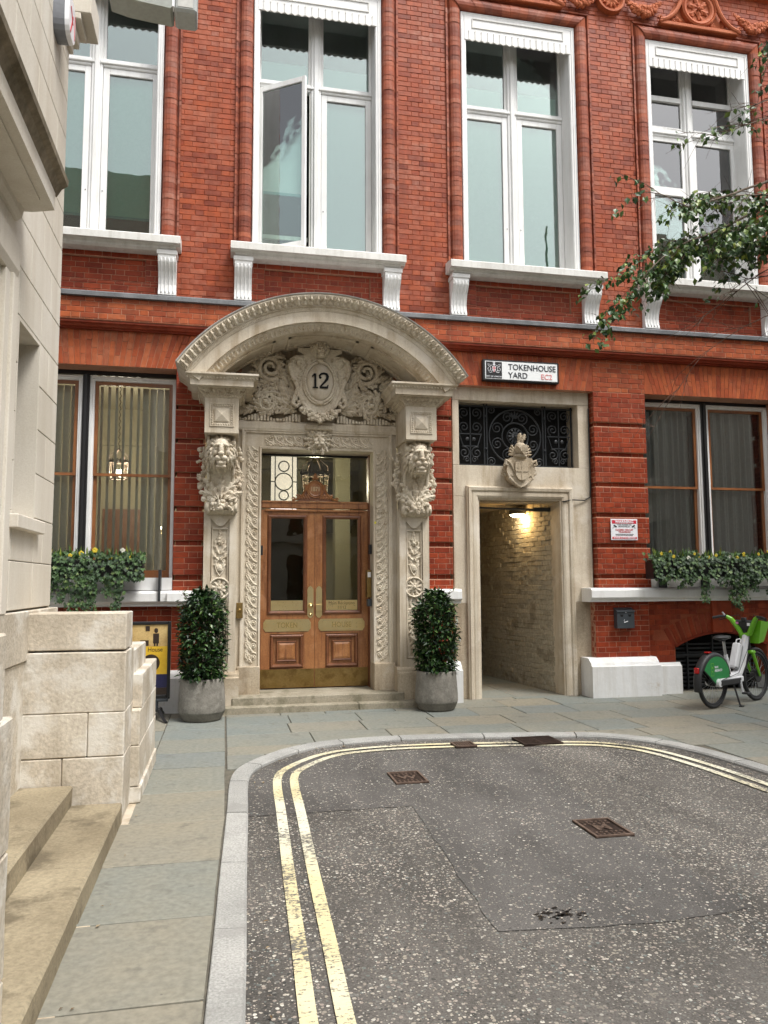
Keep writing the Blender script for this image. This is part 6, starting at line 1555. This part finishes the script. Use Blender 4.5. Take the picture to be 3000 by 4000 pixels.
# frame
mb = MB()
def tubeb(P,r,seg=10): mb.tube(P,r,seg)
tubeb([(.40,0,.36),(.62,0,.40),(.72,0,.52),(.84,0,.80),(.88,0,.90)],[.05,.06,.055,.05,.048],12)
mb.box(.02,.62,-.085,-.055,.30,.375,.012); mb.box(.02,.62,.055,.085,.30,.375,.012); mb.box(.34,.62,-.054,.054,.31,.40,.012)
tubeb([(.40,0,.36),(.36,0,.55),(.34,0,.62)],.03); mb.lathe([(0,-.10),(.05,-.095),(.055,-.05),(.055,.05),(.05,.095),(0,.10)],16,c=(.03,0,R_-.01),axis='y')
mb.build('frame', BW, bk, smooth=False)
mb = MB(); M = T(.60,0,.62,ry=radians(24)); mb.box(-.055,.055,-.05,.05,-.17,.17,.018,M=M); bt = mb.build('battery', SILB, bk); MB().box(-.058,.03,-.053,.053,-.165,.175,.016,M=M@T(-.012)).build('battery_cover', BW, bk)
MB().tube([(.66,-.03,.80),(.68,-.03,.84),(.70,.0,.85),(.68,.03,.84),(.66,.03,.80)],.008,6).build('battery_handle', BW, bk)
MB().tube([(.345,0,.60),(.30,0,.84)],.018,12).build('seat_post', ALU, bk); MB().tube([(.352,0,.56),(.340,0,.66)],.026,12).build('seat_clamp', BW, bk)
mb = MB(); mb.ball((.24,0,.885),(.14,.085,.036),14,8); mb.ball((.36,0,.885),(.12,.035,.028),12,8); mb.tube([(.13,-.04,.85),(.28,-.03,.84),(.34,0,.85)],.008,6); mb.build('saddle', PLAS, bk, smooth=True)
# fork, head, handlebar
HXb = .86
mb = MB()
for s in (-1,1): mb.tube([(HXb+.06,s*.055,.66),(1.0,s*.06,.50),(1.08,s*.06,R_)],[.024,.02,.014],8)
mb.box(HXb+.02,HXb+.12,-.075,.075,.64,.69,.015); mb.build('fork', LIME, bk)
mb = MB(); mb.tube([(HXb+.075,0,.64),(HXb-.0,0,.96)],.036,12); mb.build('head_tube', PLAS, bk)
mb = MB(); mb.tube([p for p in arcxz(1.08,R_,R_+.025,radians(20),radians(150),14)],.022,6); mb.build('front_mudguard', PLAS, bk)
mb = MB()
for s in (-1,1): mb.tube([(HXb+.01,s*.05,.90),(HXb-.01,s*.10,1.0),(HXb-.05,s*.17,1.11),(HXb-.08,s*.22,1.145)],[.034,.036,.030,.020],10)
mb.box(HXb-.03,HXb+.05,-.06,.06,.88,.93,.012); mb.build('handlebar_stem', LIME, bk)
for s in (-1,1):
    MB().tube([(HXb-.08,s*.215,1.145),(HXb-.12,s*.29,1.14),(HXb-.165,s*.37,1.12)],[.018,.020,.019],10).build('grip', PLAS, bk); MB().tube([(HXb-.06,s*.22,1.12),(HXb-.06,s*.33,1.09)],.007,6).build('brake_lever', PLAS, bk)
MB().add([(HXb-.04,-.16,1.075),(HXb-.04,.16,1.075),(HXb-.0,.06,.95),(HXb-.0,-.06,.95),(HXb+.05,-.16,1.095),(HXb+.05,.16,1.095),(HXb+.06,.06,.95),(HXb+.06,-.06,.95)],[(0,1,2,3),(4,7,6,5),(0,4,5,1),(3,2,6,7),(0,3,7,4),(1,5,6,2)]).build('display_panel', PLAS, bk)
B('phone_holder', PLAS, bk, HXb-.05,HXb+.0,-.03,.03,1.08,1.13,b=.006); B('sticker', WHT, bk, HXb-.043,HXb-.036,-.09,-.05,1.02,1.06); B('sticker', flat('pink_sticker',(.6,.2,.45)), bk, HXb-.045,HXb-.0385,.07,.12,1.04,1.07)
V = [(.93,-.19,1.09),(.93,.19,1.09),(1.20,.17,1.07),(1.20,-.17,1.07),(.97,-.12,.78),(.97,.12,.78),(1.13,.11,.80),(1.13,-.11,.80)]
Vi = [(x+(.012 if x<1.05 else -.012),y*.93,z+(.012 if z<.9 else 0)) for x,y,z in V]
MB().add(V+Vi,[(0,4,5,1),(1,5,6,2),(2,6,7,3),(3,7,4,0),(4,7,6,5),(8,9,13,12),(9,10,14,13),(10,11,15,14),(11,8,12,15),(12,13,14,15),(0,1,9,8),(1,2,10,9),(2,3,11,10),(3,0,8,11)]).build('basket', LIME, bk)
mb = MB()
for s in (-1,1): mb.tube([(.40,s*.05,.30),(.40,s*.13,.03),(.40+.0,s*.15,.012)],.012,7); mb.box(.375,.43,s*.15-.02,s*.15+.02,0,.014)
mb.build('kickstand', PLAS, bk)
MB().tube([(.50,-.10,.33),(.52,-.11,.17)],.014,8).build('crank', BW, bk); B('pedal', PLAS, bk, .48,.58,-.20,-.115,.15,.175,b=.005); MB().tube([(.50,.10,.33),(.47,.11,.48)],.014,8).build('crank', BW, bk); B('pedal', PLAS, bk, .43,.52,.115,.2,.47,.495,b=.005)
mb = MB(); mb.tube([(HXb-.1,.25,1.13),(HXb+.04,.10,1.16),(HXb+.08,.03,1.0),(HXb+.06,.04,.72)],.004,5); mb.tube([(HXb-.1,-.25,1.13),(HXb+.02,-.12,1.17),(HXb+.07,-.04,1.0),(.8,-.06,.72),(.5,-.08,.42),(.06,-.09,.36)],.004,5); mb.build('brake_cables', PLAS, bk)
B('chain_case', PLAS, bk, .03,.52,-.105,-.088,.29,.36,b=.008); MB().tube([(HXb-.09,.23,1.15),(HXb-.10,.26,1.20)],.012,8).build('bell', ALU, bk)
# wall lamp in the passage (lit)
WARM = (1.0,.62,.22)
pl = tag(empty('bulkhead_lamp', None, (4.60,1.25,2.70)), 'lit round bulkhead lamp at the ceiling of the passage', 'lamp')
MB().lathe([(0,.07),(.13,.07),(.135,.02),(.125,0)],24).build('housing', GREYB, pl); MB().lathe([(0,-.045),(.06,-.04),(.10,-.02),(.12,.0)],24).build('diffuser', flat('lit_diffuser',(1,.9,.7),.5,emit=14,ec=(1,.86,.6)), pl)
def lamp(name, parent, loc, e, c, r=.05):
    l = bpy.data.lights.new(name,'POINT'); l.energy = e; l.color = c; l.shadow_soft_size = r; o = bpy.data.objects.new(name,l); COL.objects.link(o); o.parent = parent; o.location = loc
lamp('lamp_light', pl, (.03,-.1,-.12), 6, WARM)
# lanterns hanging inside
def lantern(x,y,z,top,label,s,e):
    r = tag(empty('hanging_lantern', None, (x,y,z)), label, 'lantern', 'lit brass lanterns hanging indoors'); br_ = RUST_D; n = 6
    mb = MB()
    for k in range(n):
        a = 2*pi*k/n; mb.tube([(s*.20*cos(a),s*.20*sin(a),0),(s*.24*cos(a),s*.24*sin(a),s*.42)],s*.012,5); mb.tube([(s*.24*cos(a),s*.24*sin(a),s*.42),(s*.22*cos(a),s*.22*sin(a),s*.58),(s*.06*cos(a),s*.06*sin(a),s*.72),(0,0,s*.76)],s*.010,5)
    for rr,z_ in ((.20,0),(.24,.42),(.26,.44)): mb.tube([(s*rr*cos(a),s*rr*sin(a),s*z_) for a in [2*pi*k/n for k in range(n+1)]],s*.016,5)
    for k in range(24): a = 2*pi*k/24; mb.ball((s*.255*cos(a),s*.255*sin(a),s*.47),s*.018,5,4)
    mb.build('cage', br_, r); mb = MB()
    for k in range(n):
        a,b = 2*pi*k/n,2*pi*(k+1)/n; mb.add([(s*.195*cos(a),s*.195*sin(a),0),(s*.195*cos(b),s*.195*sin(b),0),(s*.232*cos(b),s*.232*sin(b),s*.42),(s*.232*cos(a),s*.232*sin(a),s*.42)],[(0,1,2,3)])
    mb.build('glass', GLASS, r, fix=False)
    for k in range(3): a = k*2.1; MB().ball((s*.06*cos(a),s*.06*sin(a),s*.18),(s*.025,s*.025,s*.05),8,6).build('bulb', flat('lit_bulb',(1,.95,.8),.5,emit=22,ec=(1,.88,.65)), r, smooth=True)
    mb = MB(); zz = s*.76
    while z+zz < top: mb.tube([(0,0,zz),(.012 if int(zz*20)%2 else -.012,0,zz+.025),(0,0,zz+.05)],.006,5); zz += .05
    mb.build('chain', br_, r); lamp('lantern_light', r, (0,0,s*.22), e, (1,.90,.72), .06)
lantern(-1.60,1.9,3.22,4.85,'lit brass lantern on a chain inside the left ground floor window',.62,70)
lantern(1.40,1.7,2.95,4.28,'lit brass lantern seen through the glass above the front door',.90,60)
sc_ = tag(empty('wall_chandelier', None, (-.95,3.2,2.55)), 'small gilt lit chandelier deep inside the left ground floor room', 'chandelier')
mb = MB()
for k in range(8): a = k*pi/4; mb.tube([(0,0,-.05),(.10*cos(a),.10*sin(a),-.08),(.17*cos(a),.17*sin(a),0)],.008,5)
mb.build('arms', BRASS, sc_); mb = MB()
for k in range(8): a = k*pi/4; mb.ball((.17*cos(a),.17*sin(a),.03),(.014,.014,.03),6,5)
mb.build('candle_bulbs', flat('lit_candle',(1,.9,.7),.5,emit=22,ec=(1,.85,.6)), sc_); MB().tube([(0,0,-.05),(0,0,2.3)],.006,5).build('rod', BRASS_D, sc_)
# alarm box and floodlight on the left building
GREYL = flat('grey_plastic',(.36,.38,.37),.5)
al_ = tag(empty('alarm_box', None, (-1.35,-4.28,6.05)), 'rounded white and grey alarm box with red marks on the left wall', 'alarm box')
n = 28; P = []
for k in range(n): a = 2*pi*k/n; q = 1/(abs(cos(a))**3+abs(sin(a))**3)**(1/3); P.append((.13*cos(a)*q,.17*sin(a)*q))
MB().prism(P,.0,.10,'x').build('case', GREYB, al_) if False else None
MB().add([(x_,p[0],p[1]) for x_ in (0,.085) for p in P],[list(range(n)),list(range(2*n-1,n-1,-1))]+[[(i+1)%n,i,n+i,n+(i+1)%n] for i in range(n)]).build('case', flat('alarm_grey',(.16,.17,.19),.45), al_)
MB().add([(x_,p[0]*(.99 if x_<.1 else .95),p[1]*(.99 if x_<.1 else .95)) for x_ in (.085,.118) for p in P],[list(range(n)),list(range(2*n-1,n-1,-1))]+[[(i+1)%n,i,n+i,n+(i+1)%n] for i in range(n)]).build('cover', WHT, al_)
mb = MB(); mb.box(.1185,.121,-.012,.014,-.03,.10,M=T(rx=.75)); mb.box(.1185,.121,-.010,.010,-.15,.05,M=T(rx=-.45)); mb.box(.1185,.121,.085,.095,-.10,.10); mb.build('red_mark', REDP, al_, fix=False)
fl = tag(empty('floodlight', None, (-1.33,-4.2,6.30)), 'grey floodlight on a tubular arm reaching out from the left building', 'floodlight')
MB().lathe([(.0,0),(.07,0),(.07,.03),(.035,.04)],16,axis='x').build('wall_plate', GREYL, fl); MB().tube([(.0,0,.06),(.30,0,.075),(.48,0,.07)],.028,12).build('arm', flat('arm_paint',(.55,.57,.53),.4), fl)
mb = MB(); mb.prism([(.36,.02),(.50,-.015),(.84,-.045),(.86,-.03),(.86,.16),(.44,.18),(.36,.12)],-.11,.11,'y'); mb.build('body', flat('lamp_housing',(.30,.32,.29),.5), fl)
mb = MB(); mb.box(.87,1.05,-.12,.12,-.06,.24,.02); mb.build('lens_frame', GREYL, fl); mb = MB(); mb.box(.90,1.02,-.124,-.119,-.03,.22,.002); mb.build('lens', flat('lens',(.5,.5,.47),.3), fl); B('hinge', WHT, fl, .855,.875,-.115,-.05,-.03,.03); B('hinge', WHT, fl, .855,.875,-.115,-.05,.12,.17)
# birch tree: trunk just outside the frame, branches reaching across the right windows
tr = tag(empty('birch_tree', None, (6.6,-3.7,0)), 'birch tree with thin drooping branches across the right upper windows', 'tree'); rg = random.Random(17)
O = Vector((6.6,-3.7,0))
MB().tube([(0,0,-.05),(.03,.0,1.5),(-.04,.03,3.2),(.05,-.02,5.0),(.0,.04,7.0),(.05,0,9.2)],[.12,.10,.085,.07,.05,.015],12).build('trunk', BARK, tr, smooth=True)
lv = MB(); tw = MB()
def addleaf(p, dens=1.):
    d = Vector((rg.uniform(-.8,.8),rg.uniform(-.8,.8),-rg.uniform(.2,1.2))); L = rg.uniform(.05,.085); lv.cr = max(.001,rg.random()**1.2); lv.leaf(p,d,Vector((rg.uniform(-.6,.6),rg.uniform(-1,.1),rg.uniform(.1,1))),L,L*.72,.1)
def branch(P, r, leafy, name='branch', sub=7):
    P = [Vector(p)-O for p in P]; C = []
    for i in range(len(P)-1):
        p0,p1,p2,p3 = [P[max(0,min(len(P)-1,j))] for j in (i-1,i,i+1,i+2)]
        for k in range(6):
            t = k/6; C.append(.5*((2*p1)+(p2-p0)*t+(2*p0-5*p1+4*p2-p3)*t*t+(3*p1-p0-3*p2+p3)*t**3)+Vector((rg.uniform(-.012,.012),)*3))
    C.append(P[-1]); n = len(C)
    MB().tube(C,[r*(1-.85*k/(n-1)) for k in range(n)],6).build(name, BARK if r > .012 else TWIG, tr)
    for k in range(sub):
        i = rg.randrange(int(n*.25),n-1); p = C[i]; d = (C[min(i+2,n-1)]-C[i-1]).normalized(); d = (d+Vector((rg.uniform(-.7,.5),rg.uniform(-.6,.6),rg.uniform(-.55,.55)))).normalized(); Ln = rg.uniform(.25,.75)
        Q = [p+d*Ln*t+Vector((0,0,-.22*Ln*t*t))+Vector((rg.uniform(-.01,.01),)*3) for t in (0,.25,.5,.75,1)]; tw.tube(Q,[.004,.0035,.003,.0025,.0015],4)
        for m in range(int(leafy*Ln*66)):
            t = rg.uniform(.25,1.05); j = min(3,int(t*4)); addleaf(Q[j].lerp(Q[j+1],t*4-j)+Vector((rg.uniform(-.06,.06),rg.uniform(-.06,.06),rg.uniform(-.07,.04))))
        for m in range(2):
            q = Q[rg.randrange(1,4)]; e = q+Vector((rg.uniform(-.3,.2),rg.uniform(-.2,.2),rg.uniform(-.3,.2))); tw.tube([q,q.lerp(e,.5)+Vector((0,0,.01)),e],[.0025,.002,.0012],3)
    for m in range(int(leafy*n*1.8)):
        i = rg.randrange(n//3,n); addleaf(C[i]+Vector((rg.uniform(-.09,.09),rg.uniform(-.09,.09),rg.uniform(-.10,.05))))
Y = -3.7
branch([(6.60,Y,4.60),(5.90,Y+.1,5.81),(5.78,Y,5.86),(5.28,Y-.1,5.64),(4.78,Y,5.46),(4.53,Y,5.38),(4.10,Y,5.54)],.022,.25)
branch([(6.60,Y,3.90),(6.00,Y-.1,5.26),(5.88,Y-.1,5.61),(5.38,Y,5.44),(4.93,Y+.1,5.22),(4.48,Y+.1,5.01),(4.13,Y,4.74),(3.92,Y,4.50)],.020,1.25,sub=14)
branch([(6.60,Y,4.20),(5.90,Y+.3,5.31),(5.68,Y+.3,5.46),(5.18,Y+.3,5.31),(4.78,Y+.3,5.11),(4.58,Y+.3,4.91)],.018,1.6,sub=16)
branch([(6.60,Y,4.00),(5.90,Y-.3,5.16),(5.78,Y-.3,5.28),(5.33,Y-.3,5.18),(4.98,Y-.3,5.08)],.018,1.6,sub=16)
branch([(6.60,Y,4.40),(5.80,Y,5.56),(5.58,Y+.1,5.66),(4.98,Y+.1,5.58),(4.63,Y,5.41)],.016,.9,sub=12)
branch([(6.60,Y,3.80),(6.00,Y,4.86),(5.88,Y,5.14),(5.38,Y,5.04),(5.08,Y,5.02)],.014,1.5,sub=12)
branch([(6.60,Y,5.20),(5.90,Y,6.56),(5.68,Y,6.51),(5.18,Y,6.31),(4.78,Y,6.11)],.014,.18,sub=12)
branch([(6.60,Y,5.60),(6.00,Y,6.96),(5.88,Y,6.86),(5.38,Y,6.58),(5.08,Y,6.51)],.013,.12,sub=11)
branch([(6.60,Y,3.60),(5.90,Y,4.91),(5.83,Y,4.98),(5.38,Y,4.78),(4.98,Y,4.50),(4.58,Y,4.21),(3.98,Y,3.86)],.010,.03,sub=7)
branch([(6.60,Y,3.40),(5.90,Y,4.66),(5.78,Y,4.86),(5.33,Y,4.71),(5.13,Y,4.66),(5.38,Y,4.51),(5.58,Y,4.41)],.010,.03,sub=5)
branch([(6.60,Y,3.20),(5.90,Y,4.21),(5.58,Y,4.36),(5.08,Y,4.16),(4.58,Y,3.81),(4.28,Y,3.41)],.009,.0,sub=5)
branch([(6.60,Y,6.00),(6.00,Y,7.36),(5.60,Y,7.26),(5.68,Y,6.96)],.012,.5,sub=6)
branch([(6.60,Y,6.50),(7.40,Y+.3,7.60),(8.20,Y+.4,7.50)],.02,.9,sub=14); branch([(6.60,Y,5.50),(7.20,Y-.4,6.60),(7.90,Y-.6,6.40)],.02,.9,sub=14); branch([(6.60,Y,7.20),(6.40,Y-.7,8.56),(6.30,Y-1.3,8.46)],.018,.9,sub=14)
tw.build('twigs', TWIG, tr, kind='stuff'); lv.build('leaves', BIRCH, tr, fix=False, kind='stuff')

lt = MB(); rg = random.Random(44)
for k in range(110):
    m = rg.random()*.80
    if m < .45: i = rg.randrange(10,len(KC)-12); p = offs(KC,.19+rg.random()*.10)[i]; x, y, z = p.x+rg.uniform(-.03,.03), p.y, RZ+.012
    elif m < .75: x, y, z = rg.uniform(.1,6.5), rg.uniform(-.75,-.45)+(0 if rg.random()<.8 else -.6), .006
    else: x, y, z = -.60+rg.uniform(0,.10), rg.uniform(-7.4,-2.9), .006
    s_ = rg.uniform(.005,.02); a = rg.uniform(0,6.28); lt.cr = max(.001,rg.random())
    lt.add([(x,y,z),(x+s_*cos(a)-s_*.4*sin(a),y+s_*sin(a)+s_*.4*cos(a),z+.004),(x+2*s_*cos(a),y+2*s_*sin(a),z+.002),(x+s_*cos(a)+s_*.4*sin(a),y+s_*sin(a)-s_*.4*cos(a),z+.004)],[(0,1,2,3)])
o = lt.build('fallen_leaves', leafmat('dry_leaf',[(0,(.05,.03,.015)),(.5,(.16,.10,.045)),(.85,(.30,.24,.15)),(1,(.5,.47,.4))],.8), fix=False, kind='stuff'); tag(o, 'small dry leaves and grit scattered along the kerb and wall foot', 'leaves')
